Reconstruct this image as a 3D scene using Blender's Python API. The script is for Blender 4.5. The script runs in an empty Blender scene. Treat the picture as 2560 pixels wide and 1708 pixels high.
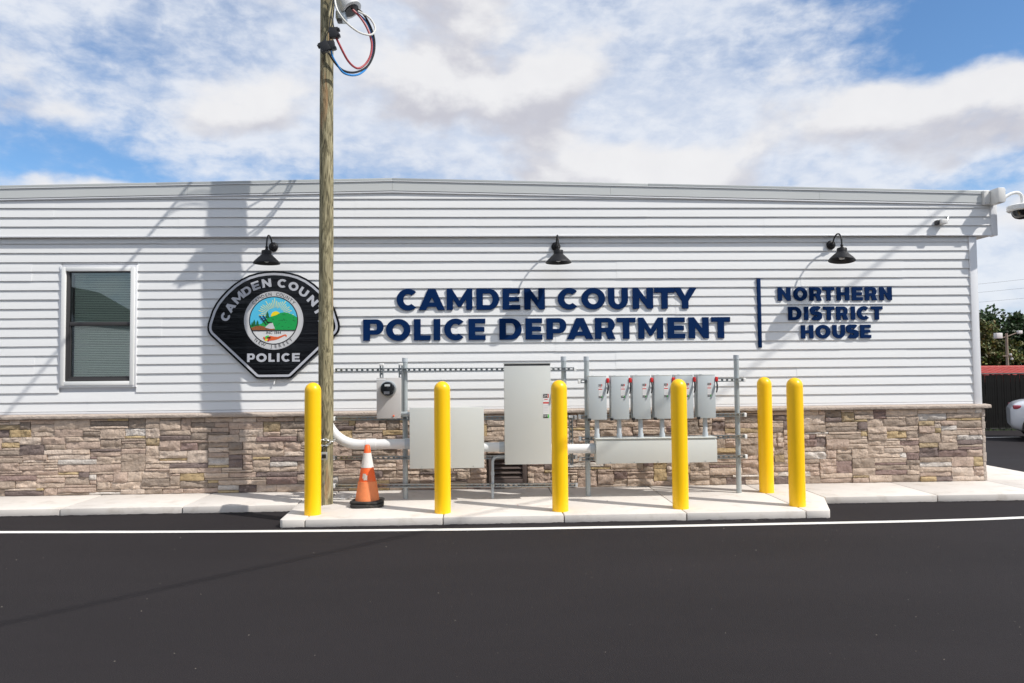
import bpy, bmesh, math, random
from mathutils import Vector, Matrix, noise

random.seed(7)
scene = bpy.context.scene
COL = scene.collection
R = math.radians

# ------------------------------------------------------------------ camera
def make_camera():
    cam = bpy.data.cameras.new('camera')
    cam.sensor_width = 36.0
    cam.lens = 36.0 * 1800.0 / 2560.0
    cam.clip_start = 0.05
    cam.clip_end = 3000
    o = bpy.data.objects.new('camera', cam)
    COL.objects.link(o)
    yaw, pitch, roll = 0.040077, 0.040543, -0.009488
    F = Vector((math.sin(yaw) * math.cos(pitch), math.cos(yaw) * math.cos(pitch), math.sin(pitch)))
    Rt = Vector((math.cos(yaw), -math.sin(yaw), 0))
    U = Rt.cross(F)
    c, s = math.cos(roll), math.sin(roll)
    R2, U2 = c * Rt + s * U, -s * Rt + c * U
    m = Matrix((R2, U2, -F)).transposed().to_4x4()
    m.translation = Vector((0, -9.0087, 1.5342))
    o.matrix_world = m
    scene.camera = o
make_camera()

# ------------------------------------------------------------------ light
SUN = Vector((1.78, -1.0, 2.21)).normalized()       # towards the sun
EL = math.asin(SUN.z)
AZ = math.atan2(SUN.x, SUN.y)                       # clockwise from +Y
def make_sun():
    l = bpy.data.lights.new('sun', 'SUN')
    l.energy = 3.8
    l.angle = R(0.55)
    l.color = (1.0, 0.96, 0.90)
    o = bpy.data.objects.new('sun', l)
    COL.objects.link(o)
    o.rotation_euler = SUN.to_track_quat('Z', 'Y').to_euler()
    o.location = (8, -10, 14)
make_sun()

def make_world():
    w = bpy.data.worlds.new('World')
    scene.world = w
    w.use_nodes = True
    nt = w.node_tree
    N, L = nt.nodes, nt.links
    N.clear()
    out = N.new('ShaderNodeOutputWorld')
    sky = N.new('ShaderNodeTexSky')
    sky.sky_type = 'NISHITA'
    sky.sun_disc = False
    sky.sun_elevation = EL
    sky.sun_rotation = AZ
    sky.air_density = 1.0
    sky.dust_density = 0.25
    sky.ozone_density = 2.5
    bg_sky = N.new('ShaderNodeBackground')
    bg_sky.inputs['Strength'].default_value = 0.12
    tint = N.new('ShaderNodeVectorMath'); tint.operation = 'MULTIPLY'; tint.inputs[1].default_value = (0.74, 0.95, 1.10)
    L.new(sky.outputs[0], tint.inputs[0]); L.new(tint.outputs[0], bg_sky.inputs['Color'])
    tc = N.new('ShaderNodeTexCoord')
    d = tc.outputs['Generated']

    def math_(op, a, b=None, c=None, clamp=False):
        n = N.new('ShaderNodeMath'); n.operation = op; n.use_clamp = clamp
        for i, v in enumerate((a, b, c)):
            if v is None: continue
            if isinstance(v, (int, float)): n.inputs[i].default_value = v
            else: L.new(v, n.inputs[i])
        return n.outputs[0]
    def vmath(op, a, b):
        n = N.new('ShaderNodeVectorMath'); n.operation = op
        for i, v in enumerate((a, b)):
            if isinstance(v, tuple): n.inputs[i].default_value = v
            else: L.new(v, n.inputs[i])
        return n
    def noise_(vec, scale, detail, rough, dist=0.0):
        n = N.new('ShaderNodeTexNoise')
        n.inputs['Scale'].default_value = scale
        n.inputs['Detail'].default_value = detail
        n.inputs['Roughness'].default_value = rough
        n.inputs['Distortion'].default_value = dist
        L.new(vec, n.inputs['Vector'])
        return n.outputs['Fac']
    def sstep(v, a, b):
        n = N.new('ShaderNodeMapRange'); n.interpolation_type = 'SMOOTHSTEP'
        n.inputs['From Min'].default_value = a; n.inputs['From Max'].default_value = b
        L.new(v, n.inputs['Value'])
        return n.outputs[0]
    def blob(az, el, r, k, amp, vec=None):
        c = (math.sin(R(az)) * math.cos(R(el)), math.cos(R(az)) * math.cos(R(el)), math.sin(R(el)))
        v = vmath('SUBTRACT', vec if vec is not None else d, c).outputs[0]
        v = vmath('MULTIPLY', v, (1, 1, k)).outputs[0]
        n = N.new('ShaderNodeVectorMath'); n.operation = 'LENGTH'; L.new(v, n.inputs[0])
        return math_('MULTIPLY', sstep(n.outputs['Value'], r, 0.0), amp)
    def add_all(vals):
        a = vals[0]
        for v in vals[1:]: a = math_('ADD', a, v)
        return a

    # high broken layer
    dh = vmath('MULTIPLY', d, (1.0, 1.0, 1.9)).outputs[0]
    n1 = noise_(dh, 4.0, 8, 0.58, 0.25)
    n2 = noise_(dh, 30.0, 6, 0.58, 0.2)
    hi = math_('ADD', math_('MULTIPLY', n1, 0.74), math_('MULTIPLY', n2, 0.26))
    hi = math_('ADD', hi, 0.055)
    hi = add_all([hi,
        blob(-24, 15.0, 0.30, 3.8, -0.17), blob(-29, 20, 0.12, 1.5, -0.05), blob(38, 24.5, 0.30, 2.2, -0.36),
        blob(36, 12, 0.10, 2.0, -0.14), blob(14, 19, 0.40, 1.5, 0.10), blob(-6, 24, 0.35, 1.6, 0.12)])
    hmask = math_('MULTIPLY', sstep(hi, 0.31, 0.60), 0.93)
    # cumulus layer
    def cum(vec):
        dv = vmath('MULTIPLY', vec, (1.0, 1.0, 1.7)).outputs[0]
        m1 = noise_(dv, 5.2, 10, 0.52, 0.15)
        return add_all([m1,
            blob(-33, 18.3, 0.17, 2.0, 0.24, vec), blob(-18, 19.6, 0.20, 2.4, 0.25, vec),
            blob(0, 21, 0.26, 1.9, 0.17, vec), blob(12, 14.8, 0.24, 2.8, 0.26, vec),
            blob(34, 17, 0.26, 2.7, 0.27, vec), blob(-29, 12.4, 0.16, 4.2, 0.30, vec),
            blob(-22, 15.2, 0.24, 5.0, -0.18, vec), blob(37, 24, 0.26, 2.6, -0.22, vec),
            blob(17, 20.5, 0.20, 2.2, -0.15, vec), blob(37, 12.3, 0.08, 2.4, -0.16, vec)])
    c0 = cum(d)
    up = vmath('ADD', d, (0.012, -0.012, 0.040)).outputs[0]
    c1 = cum(up)
    cmask = sstep(c0, 0.53, 0.69)
    # lit where there is less cloud towards the sun
    lit = sstep(math_('SUBTRACT', c0, c1), -0.09, 0.12)
    fine = noise_(d, 22.0, 6, 0.6, 0.2)
    lit = math_('ADD', math_('MULTIPLY', lit, 0.8), math_('MULTIPLY', fine, 0.25), clamp=True)
    ramp = N.new('ShaderNodeMix'); ramp.data_type = 'RGBA'
    L.new(lit, ramp.inputs['Factor'])
    ramp.inputs['A'].default_value = (0.51, 0.515, 0.585, 1)
    ramp.inputs['B'].default_value = (0.83, 0.83, 0.845, 1)
    bg_c = N.new('ShaderNodeBackground'); L.new(ramp.outputs['Result'], bg_c.inputs['Color'])
    bg_c.inputs['Strength'].default_value = 0.93
    hmix = N.new('ShaderNodeMix'); hmix.data_type = 'RGBA'; L.new(sstep(math_('ADD', math_('MULTIPLY', n2, 0.5), math_('MULTIPLY', n1, 0.5)), 0.38, 0.62), hmix.inputs['Factor'])
    hmix.inputs['A'].default_value = (0.58, 0.645, 0.77, 1); hmix.inputs['B'].default_value = (0.76, 0.79, 0.85, 1)
    bg_h = N.new('ShaderNodeBackground'); L.new(hmix.outputs['Result'], bg_h.inputs['Color'])
    bg_h.inputs['Strength'].default_value = 0.95
    m1 = N.new('ShaderNodeMixShader'); L.new(hmask, m1.inputs[0]); L.new(bg_sky.outputs[0], m1.inputs[1]); L.new(bg_h.outputs[0], m1.inputs[2])
    m2 = N.new('ShaderNodeMixShader'); L.new(cmask, m2.inputs[0]); L.new(m1.outputs[0], m2.inputs[1]); L.new(bg_c.outputs[0], m2.inputs[2])
    L.new(m2.outputs[0], out.inputs['Surface'])
make_world()

scene.render.engine = 'CYCLES'
vs = scene.view_settings
vs.view_transform = 'Standard'
vs.look = 'None'
vs.gamma = 1.0
vs.use_curve_mapping = False
vs.exposure = 0.20

# ------------------------------------------------------------------ materials
def lin(r, g, b):
    f = lambda c: (c / 255 / 12.92) if c / 255 <= 0.04045 else ((c / 255 + 0.055) / 1.055) ** 2.4
    return (f(r), f(g), f(b))

def mat(name, color, rough=0.6, metal=0.0, var=0.0, vscale=4.0, vstretch=(1, 1, 1), bump=0.0, bscale=60.0,
        bstretch=(1, 1, 1), color2=None, c2lo=0.5, c2hi=0.6, c2scale=3.0, c2stretch=(1, 1, 1), attr=None, spec=None, coat=0.0):
    m = bpy.data.materials.new(name)
    m.use_nodes = True
    nt = m.node_tree; N, L = nt.nodes, nt.links
    b = N['Principled BSDF']
    b.inputs['Roughness'].default_value = rough
    b.inputs['Metallic'].default_value = metal
    if spec is not None: b.inputs['Specular IOR Level'].default_value = spec
    if coat: b.inputs['Coat Weight'].default_value = coat; b.inputs['Coat Roughness'].default_value = 0.08
    tc = N.new('ShaderNodeTexCoord')
    def nz(scale, stretch, detail=6, rough_=0.6):
        mp = N.new('ShaderNodeMapping'); mp.inputs['Scale'].default_value = stretch
        L.new(tc.outputs['Object'], mp.inputs['Vector'])
        n = N.new('ShaderNodeTexNoise'); n.inputs['Scale'].default_value = scale
        n.inputs['Detail'].default_value = detail; n.inputs['Roughness'].default_value = rough_
        L.new(mp.outputs[0], n.inputs['Vector'])
        return n.outputs['Fac']
    if attr:
        a = N.new('ShaderNodeAttribute'); a.attribute_name = attr
        col = a.outputs['Color']
    else:
        rgb = N.new('ShaderNodeRGB'); rgb.outputs[0].default_value = (*color, 1); col = rgb.outputs[0]
    if color2:
        mr = N.new('ShaderNodeMapRange'); mr.inputs['From Min'].default_value = c2lo; mr.inputs['From Max'].default_value = c2hi
        L.new(nz(c2scale, c2stretch), mr.inputs['Value'])
        mx = N.new('ShaderNodeMix'); mx.data_type = 'RGBA'
        L.new(mr.outputs[0], mx.inputs['Factor']); L.new(col, mx.inputs['A']); mx.inputs['B'].default_value = (*color2, 1)
        col = mx.outputs['Result']
    if var:
        mr = N.new('ShaderNodeMapRange'); mr.inputs['From Min'].default_value = 0.25; mr.inputs['From Max'].default_value = 0.75
        mr.inputs['To Min'].default_value = 1 - var; mr.inputs['To Max'].default_value = 1 + var
        L.new(nz(vscale, vstretch), mr.inputs['Value'])
        vm = N.new('ShaderNodeVectorMath'); vm.operation = 'SCALE'
        L.new(col, vm.inputs[0]); L.new(mr.outputs[0], vm.inputs['Scale'])
        col = vm.outputs[0]
    L.new(col, b.inputs['Base Color'])
    if bump:
        bp = N.new('ShaderNodeBump'); bp.inputs['Strength'].default_value = 1.0
        bp.inputs['Distance'].default_value = bump
        L.new(nz(bscale, bstretch), bp.inputs['Height'])
        L.new(bp.outputs[0], b.inputs['Normal'])
    return m

M = {}
M['siding'] = mat('vinyl_siding', (0.80, 0.80, 0.79), 0.45, var=0.012, vscale=1.3, vstretch=(1, 1, 6), bump=0.0002, bscale=40, bstretch=(0.3, 1, 3))
M['trim'] = mat('white_trim', (0.78, 0.785, 0.80), 0.4, var=0.02)
M['soffit'] = mat('soffit_vinyl', (0.62, 0.61, 0.59), 0.5)
M['fascia'] = mat('grey_fascia_metal', (0.60, 0.615, 0.60), 0.42, var=0.03, vscale=1.5)
M['fascia_lip'] = mat('pale_grey_metal', (0.45, 0.47, 0.46), 0.42)
M['roof'] = mat('roof_membrane', (0.5, 0.5, 0.5), 0.8, var=0.1)
M['stone'] = mat('cast_stone', (0.5, 0.4, 0.35), 0.92, var=0.16, vscale=30, bump=0.020, bscale=34, attr='col', spec=0.2)
M['stoneback'] = mat('stone_mortar', lin(98, 86, 78), 0.95, var=0.2, vscale=30)
M['cap'] = mat('stone_cap', lin(186, 172, 160), 0.92, var=0.16, vscale=40, bump=0.014, bscale=45, spec=0.2)
M['asphalt'] = mat('fresh_asphalt', (0.0198, 0.0168, 0.0182), 0.85, spec=0.2, var=0.15, vscale=0.8, vstretch=(.35, 1.4, 1), bump=0.005, bscale=120,
                   color2=(0.052, 0.047, 0.047), c2lo=0.60, c2hi=0.74, c2scale=130)
M['concrete'] = mat('light_concrete', (0.66, 0.615, 0.565), 0.9, var=0.07, vscale=2.4, bump=0.0012, bscale=220,
                    color2=(0.55, 0.50, 0.445), c2lo=0.54, c2hi=0.72, c2scale=5)
M['joint'] = mat('joint_dirt', (0.10, 0.09, 0.08), 0.95)
M['line'] = mat('road_paint', (0.76, 0.74, 0.70), 0.7, var=0.05, vscale=9, color2=(0.42, 0.40, 0.38), c2lo=0.66, c2hi=0.74, c2scale=55)
M['yellow'] = mat('yellow_plastic', (1.0, 0.58, 0.002), 0.34, var=0.03, vscale=2, vstretch=(1, 1, .4), bump=0.0006, bscale=14)
M['navy'] = mat('navy_paint', (0.0016, 0.020, 0.086), 0.7, var=0.05, spec=0.08)
M['black_sign'] = mat('gloss_black', (0.004, 0.004, 0.006), 0.10, bump=0.010, bscale=1.6, bstretch=(0.10, 1, 4), spec=0.4)
M['silver'] = mat('silver_paint', (0.52, 0.53, 0.57), 0.4)
M['ringwhite'] = mat('seal_white', (0.62, 0.62, 0.62), 0.45)
M['s_sky'] = mat('print_cyan', (0.09, 0.55, 0.80), 0.45)
M['s_green'] = mat('print_green', (0.005, 0.36, 0.075), 0.5, color2=(0.004, 0.10, 0.03), c2lo=0.60, c2hi=0.64, c2scale=26, c2stretch=(1, 1, 2.2))
M['s_dkgreen'] = mat('print_dark_green', (0.004, 0.13, 0.035), 0.5)
M['s_brown'] = mat('print_brown', (0.30, 0.10, 0.03), 0.5, color2=(0.04, 0.02, 0.01), c2lo=0.57, c2hi=0.62, c2scale=30, c2stretch=(1, 1, 3))
M['s_yellow'] = mat('print_yellow', (0.95, 0.72, 0.01), 0.5)
M['s_ray'] = mat('print_ray', (0.75, 0.78, 0.35), 0.5)
M['s_orange'] = mat('print_orange', (0.75, 0.13, 0.03), 0.5)
M['s_red'] = mat('print_red', (0.62, 0.02, 0.02), 0.5)
M['s_black'] = mat('print_black', (0.01, 0.01, 0.012), 0.5)
M['s_blue'] = mat('print_blue', (0.05, 0.16, 0.45), 0.5)
M['s_white'] = mat('print_white', (0.75, 0.75, 0.74), 0.5)
M['s_g'] = mat('print_bright_green', (0.06, 0.6, 0.08), 0.5)
M['lampblack'] = mat('lamp_black', (0.010, 0.010, 0.012), 0.45, spec=0.3)
M['bulb'] = mat('frosted_bulb', (0.6, 0.6, 0.58), 0.3)
M['galv'] = mat('galvanised_steel', (0.42, 0.45, 0.455), 0.36, 0.9, var=0.12, vscale=14)
M['pipe'] = mat('galvanised_pipe', (0.43, 0.47, 0.475), 0.45, 0.45, var=0.10, vscale=10)
M['capwhite'] = mat('white_plastic', (0.80, 0.80, 0.78), 0.45)
M['encl'] = mat('enclosure_grey', (0.57, 0.585, 0.555), 0.42, var=0.02, vscale=3)
M['encl2'] = mat('enclosure_bluegrey', (0.48, 0.525, 0.54), 0.42, var=0.02, vscale=3)
M['meterbox'] = mat('meter_box_grey', (0.54, 0.52, 0.50), 0.45, var=0.02)
M['pvc'] = mat('white_pvc', (0.72, 0.725, 0.72), 0.38, var=0.02)
M['pvcgrey'] = mat('grey_pvc', (0.46, 0.50, 0.53), 0.4, var=0.02)
M['darkmetal'] = mat('dark_metal', (0.03, 0.03, 0.032), 0.4, 0.3)
M['louver'] = mat('brown_louver', lin(88, 76, 72), 0.5, var=0.05)
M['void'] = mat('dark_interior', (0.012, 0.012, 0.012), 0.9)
M['orange'] = mat('orange_pvc', (0.85, 0.125, 0.02), 0.5, var=0.10, vscale=14, color2=(0.75, 0.20, 0.07), c2lo=0.55, c2hi=0.7, c2scale=12)
M['orange2'] = mat('faded_orange_pvc', (0.80, 0.24, 0.085), 0.6, var=0.10, vscale=18, color2=(0.60, 0.12, 0.03), c2lo=0.62, c2hi=0.72, c2scale=26)
M['collar'] = mat('reflective_white', (0.70, 0.67, 0.63), 0.5, var=0.08, vscale=20, color2=(0.45, 0.40, 0.36), c2lo=0.60, c2hi=0.72, c2scale=30)
M['rubber'] = mat('black_rubber', (0.022, 0.021, 0.020), 0.75, var=0.25, vscale=20, color2=(0.07, 0.06, 0.05), c2lo=0.55, c2hi=0.7, c2scale=15)
M['chain'] = mat('zinc_chain', (0.55, 0.57, 0.56), 0.35, 0.7)
M['cable_black'] = mat('black_cable', (0.012, 0.012, 0.014), 0.45)
M['cable_red'] = mat('red_cable', (0.42, 0.06, 0.07), 0.4)
M['cable_blue'] = mat('blue_cable', (0.02, 0.24, 0.62), 0.4)
M['cable_white'] = mat('white_cable', (0.72, 0.71, 0.66), 0.4)
M['headgrey'] = mat('cast_aluminium', (0.60, 0.61, 0.61), 0.4, 0.2, var=0.05)
M['frame_dark'] = mat('bronze_frame', (0.045, 0.042, 0.042), 0.45)
M['slat'] = mat('blind_slat', (0.82, 0.82, 0.75), 0.6)
M['camwhite'] = mat('camera_white', (0.72, 0.71, 0.68), 0.4)
M['camdome'] = mat('smoked_dome', (0.01, 0.01, 0.012), 0.06, coat=0.5)
M['fence'] = mat('black_fence_metal', (0.012, 0.012, 0.014), 0.5)
M['fslat'] = mat('black_fence_slat', (0.008, 0.0075, 0.007), 0.7, spec=0.15, var=0.5, vscale=3, color2=(0.03, 0.024, 0.012), c2lo=0.62, c2hi=0.72, c2scale=8, c2stretch=(4, 1, .6))
M['tile'] = mat('red_roof_tile', (0.40, 0.055, 0.04), 0.6, var=0.15, vscale=3)
M['shedwall'] = mat('tan_block_wall', (0.35, 0.30, 0.25), 0.9, var=0.1)
M['bark'] = mat('bark', (0.10, 0.075, 0.055), 0.9, var=0.3, vscale=6, vstretch=(3, 3, .6), bump=0.02, bscale=10)
M['wood_far'] = mat('weathered_post', (0.28, 0.22, 0.17), 0.85, var=0.2)
M['carpaint'] = mat('white_car_paint', (0.70, 0.72, 0.76), 0.25, coat=0.6)
M['carglass'] = mat('car_glass', (0.015, 0.018, 0.02), 0.06)
M['tail'] = mat('tail_light', (0.40, 0.05, 0.07), 0.2, coat=0.5)
M['alloy'] = mat('alloy_rim', (0.35, 0.35, 0.36), 0.35, 0.8)
M['paper'] = mat('paper_scrap', (0.75, 0.74, 0.72), 0.8)
M['grit'] = mat('pale_grit', (0.34, 0.30, 0.25), 0.9, var=0.2)
M['sticker'] = mat('torn_sticker', (0.52, 0.46, 0.40), 0.7, var=0.2, vscale=40)

def glass_mat(name, tint, refl=0.10):
    m = bpy.data.materials.new(name); m.use_nodes = True
    nt = m.node_tree; N, L = nt.nodes, nt.links
    N.clear()
    o = N.new('ShaderNodeOutputMaterial'); mx = N.new('ShaderNodeMixShader')
    tr = N.new('ShaderNodeBsdfTransparent'); tr.inputs[0].default_value = (*tint, 1)
    gl = N.new('ShaderNodeBsdfGlossy'); gl.inputs['Roughness'].default_value = 0.01
    gl.inputs['Color'].default_value = (0.9, 0.95, 1.0, 1)
    fr = N.new('ShaderNodeFresnel'); fr.inputs['IOR'].default_value = 1.5
    ad = N.new('ShaderNodeMath'); ad.operation = 'ADD'; ad.inputs[1].default_value = refl; ad.use_clamp = True
    L.new(fr.outputs[0], ad.inputs[0]); L.new(ad.outputs[0], mx.inputs[0])
    L.new(tr.outputs[0], mx.inputs[1]); L.new(gl.outputs[0], mx.inputs[2]); L.new(mx.outputs[0], o.inputs['Surface'])
    return m
M['glass'] = glass_mat('window_glass', (0.88, 0.94, 0.90), 0.04)
M['meterglass'] = glass_mat('meter_glass', (0.95, 0.96, 0.96), 0.0)

def pole_mat():
    m = bpy.data.materials.new('weathered_pole_wood'); m.use_nodes = True
    nt = m.node_tree; N, L = nt.nodes, nt.links
    b = N['Principled BSDF']; b.inputs['Roughness'].default_value = 0.85
    tc = N.new('ShaderNodeTexCoord')
    def mp(s):
        n = N.new('ShaderNodeMapping'); n.inputs['Scale'].default_value = s
        L.new(tc.outputs['Object'], n.inputs['Vector']); return n.outputs[0]
    def nz(v, s, d=6, r=0.6, di=0.0):
        n = N.new('ShaderNodeTexNoise'); n.inputs['Scale'].default_value = s; n.inputs['Detail'].default_value = d
        n.inputs['Roughness'].default_value = r; n.inputs['Distortion'].default_value = di
        L.new(v, n.inputs['Vector']); return n.outputs['Fac']
    def ramp(f, stops):
        n = N.new('ShaderNodeValToRGB'); e = n.color_ramp.elements
        e[0].position, e[0].color = stops[0][0], (*stops[0][1], 1)
        e[1].position, e[1].color = stops[-1][0], (*stops[-1][1], 1)
        for p_, c_ in stops[1:-1]:
            x = e.new(p_); x.color = (*c_, 1)
        L.new(f, n.inputs[0]); return n.outputs['Color']
    grain = nz(mp((16, 16, 2.4)), 1.3, 7, 0.62, 2.2)
    g = ramp(grain, [(0.30, (0.055, 0.046, 0.026)), (0.43, (0.145, 0.125, 0.068)), (0.53, (0.30, 0.262, 0.15)), (0.68, (0.44, 0.39, 0.25))])
    fine = nz(mp((60, 60, 3)), 1.0, 4, 0.6)
    big = nz(mp((9, 9, 1.1)), 1.0, 3, 0.5)
    org = N.new('ShaderNodeMapRange'); org.inputs['From Min'].default_value = 0.60; org.inputs['From Max'].default_value = 0.68
    L.new(big, org.inputs['Value'])
    mx = N.new('ShaderNodeMix'); mx.data_type = 'RGBA'
    sc = N.new('ShaderNodeMath'); sc.operation = 'MULTIPLY'; sc.inputs[1].default_value = 0.7
    L.new(org.outputs[0], sc.inputs[0]); L.new(sc.outputs[0], mx.inputs['Factor'])
    L.new(g, mx.inputs['A']); mx.inputs['B'].default_value = (0.40, 0.22, 0.10, 1)
    mr = N.new('ShaderNodeMapRange'); mr.inputs['From Min'].default_value = 0.3; mr.inputs['From Max'].default_value = 0.7
    mr.inputs['To Min'].default_value = 0.72; mr.inputs['To Max'].default_value = 1.2
    L.new(fine, mr.inputs['Value'])
    vm = N.new('ShaderNodeVectorMath'); vm.operation = 'SCALE'; L.new(mx.outputs['Result'], vm.inputs[0]); L.new(mr.outputs[0], vm.inputs['Scale'])
    L.new(vm.outputs[0], b.inputs['Base Color'])
    bp = N.new('ShaderNodeBump'); bp.inputs['Distance'].default_value = 0.006; L.new(grain, bp.inputs['Height'])
    L.new(bp.outputs[0], b.inputs['Normal'])
    return m
M['pole'] = pole_mat()

def leaf_mat(name):
    m = bpy.data.materials.new(name); m.use_nodes = True
    nt = m.node_tree; N, L = nt.nodes, nt.links
    b = N['Principled BSDF']; b.inputs['Roughness'].default_value = 0.6
    a = N.new('ShaderNodeAttribute'); a.attribute_name = 'col'
    L.new(a.outputs['Color'], b.inputs['Base Color'])
    return m
M['leaf'] = leaf_mat('leaves')

# ------------------------------------------------------------------ helpers
def root_loc(o):
    while o.parent: o = o.parent
    return Vector(o.location)

def thing(name, label, cat, loc=(0, 0, 0), group=None):
    o = bpy.data.objects.new(name, None); COL.objects.link(o)
    o.location = loc; o.empty_display_size = 0.1
    o['label'] = label; o['category'] = cat
    if group: o['group'] = group
    return o

def tag(o, label, cat, group=None):
    o['label'] = label; o['category'] = cat
    if group: o['group'] = group
    return o

def struct(o):
    o['kind'] = 'structure'; return o

def link_mesh(name, me, material, parent=None, loc=None):
    o = bpy.data.objects.new(name, me); COL.objects.link(o)
    if material: me.materials.append(material)
    if parent is not None:
        o.parent = parent
    elif loc is not None:
        o.location = loc
    return o

class MB:
    def __init__(s): s.v = []; s.f = []
    def add(s, vs_, fs):
        k = len(s.v); s.v += [tuple(x) for x in vs_]; s.f += [tuple(i + k for i in f) for f in fs]
    def box(s, x0, x1, y0, y1, z0, z1):
        s.add([(x0, y0, z0), (x1, y0, z0), (x1, y1, z0), (x0, y1, z0), (x0, y0, z1), (x1, y0, z1), (x1, y1, z1), (x0, y1, z1)],
              [(0, 3, 2, 1), (4, 5, 6, 7), (0, 1, 5, 4), (1, 2, 6, 5), (2, 3, 7, 6), (3, 0, 4, 7)])
        return s
    def prism_xz(s, poly, y0, y1):          # closed polygon in XZ extruded along Y (poly counter-clockwise seen from -Y)
        n = len(poly)
        s.add([(x, y0, z) for x, z in poly] + [(x, y1, z) for x, z in poly],
              [tuple(range(n)), tuple(range(2 * n - 1, n - 1, -1))] + [(i, i + n, (i + 1) % n + n, (i + 1) % n) for i in range(n)])
        return s
    def prism_xy(s, poly, z0, z1):
        n = len(poly)
        s.add([(x, y, z0) for x, y in poly] + [(x, y, z1) for x, y in poly],
              [tuple(range(n - 1, -1, -1)), tuple(range(n, 2 * n))] + [(i, (i + 1) % n, (i + 1) % n + n, i + n) for i in range(n)])
        return s
    def lathe(s, prof, c=(0, 0, 0), n=24, axis='z', cap=True):
        c = Vector(c); k = len(s.v); vs_ = []
        for r, h in prof:
            for i in range(n):
                a = 2 * math.pi * i / n
                p = Vector((r * math.cos(a), r * math.sin(a), h))
                if axis == '-y': p = Vector((p.x, -p.z, p.y))
                elif axis == 'x': p = Vector((p.z, p.x, p.y))
                vs_.append(c + p)
        fs = []
        for j in range(len(prof) - 1):
            for i in range(n):
                fs.append((j * n + i, j * n + (i + 1) % n, (j + 1) * n + (i + 1) % n, (j + 1) * n + i))
        if cap:
            fs.append(tuple(range(n - 1, -1, -1))); fs.append(tuple((len(prof) - 1) * n + i for i in range(n)))
        s.add(vs_, fs); return s
    def tube(s, pts, r, n=10, cap=True, closed=False):
        pts = [Vector(p) for p in pts]; m = len(pts)
        rs = r if isinstance(r, (list, tuple)) else [r] * m
        prev = None; vs_ = []
        for i, p in enumerate(pts):
            if closed: t = pts[(i + 1) % m] - pts[i - 1]
            else: t = pts[min(i + 1, m - 1)] - pts[max(i - 1, 0)]
            t.normalize()
            if prev is None:
                u = t.orthogonal().normalized()
            else:
                u = (prev - t * prev.dot(t)).normalized()
            prev = u; w = t.cross(u)
            for k in range(n):
                a = 2 * math.pi * k / n
                vs_.append(p + (u * math.cos(a) + w * math.sin(a)) * rs[i])
        fs = []
        for j in range(m if closed else m - 1):
            j2 = (j + 1) % m
            for k in range(n):
                fs.append((j * n + k, j * n + (k + 1) % n, j2 * n + (k + 1) % n, j2 * n + k))
        if cap and not closed:
            fs.append(tuple(range(n - 1, -1, -1))); fs.append(tuple((m - 1) * n + k for k in range(n)))
        s.add(vs_, fs); return s
    def build(s, name, material, parent=None, bevel=0.0, smooth=False, seg=2, loc=None, ang=40):
        off = root_loc(parent) if parent is not None else Vector(loc) if loc is not None else Vector((0, 0, 0))
        me = bpy.data.meshes.new(name)
        me.from_pydata([tuple(Vector(v) - off) for v in s.v], [], s.f)
        if bevel or smooth:
            bm = bmesh.new(); bm.from_mesh(me)
            if bevel:
                es = [e for e in bm.edges if len(e.link_faces) == 2 and e.calc_face_angle(0) > 0.6]
                bmesh.ops.bevel(bm, geom=es, offset=bevel, segments=seg, profile=0.5, affect='EDGES')
            bm.to_mesh(me); bm.free()
        me.update()
        if smooth or bevel:
            me.shade_smooth(); me.set_sharp_from_angle(angle=R(ang))
        return link_mesh(name, me, material, parent, off if parent is None else None)

def smooth_pts(pts, sub=6):
    """Catmull-Rom through the points"""
    P = [Vector(p) for p in pts]; out = []
    for i in range(len(P) - 1):
        p0, p1, p2, p3 = P[max(i - 1, 0)], P[i], P[i + 1], P[min(i + 2, len(P) - 1)]
        for k in range(sub):
            t = k / sub
            out.append(0.5 * ((2 * p1) + (p2 - p0) * t + (2 * p0 - 5 * p1 + 4 * p2 - p3) * t * t + (3 * p1 - p0 - 3 * p2 + p3) * t ** 3))
    out.append(P[-1]); return out

def shape_mesh(name, loops, x, z, yfront, depth, material, parent, rot=0.0, bevel=0.0):
    """flat shape (closed loops, holes by even-odd) standing in the XZ plane, facing -Y"""
    cu = bpy.data.curves.new('tmp', 'CURVE'); cu.dimensions = '2D'; cu.fill_mode = 'BOTH'
    cu.extrude = depth / 2; cu.bevel_depth = bevel; cu.bevel_resolution = 1
    for lp in loops:
        sp = cu.splines.new('POLY'); sp.points.add(len(lp) - 1); sp.use_cyclic_u = True
        for q, (a, b) in zip(sp.points, lp): q.co = (a, b, 0, 1)
    to = bpy.data.objects.new('tmp', cu); COL.objects.link(to)
    me = bpy.data.meshes.new_from_object(to.evaluated_get(bpy.context.evaluated_depsgraph_get()))
    bpy.data.objects.remove(to); bpy.data.curves.remove(cu)
    off = root_loc(parent)
    c, s = math.cos(rot), math.sin(rot)
    for v in me.vertices:
        a, b, h = v.co
        v.co = Vector((x + a * c - b * s, yfront + depth / 2 - h, z + a * s + b * c)) - off
    me.name = name; me.materials.clear()
    o = link_mesh(name, me, material, parent)
    return o

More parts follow.
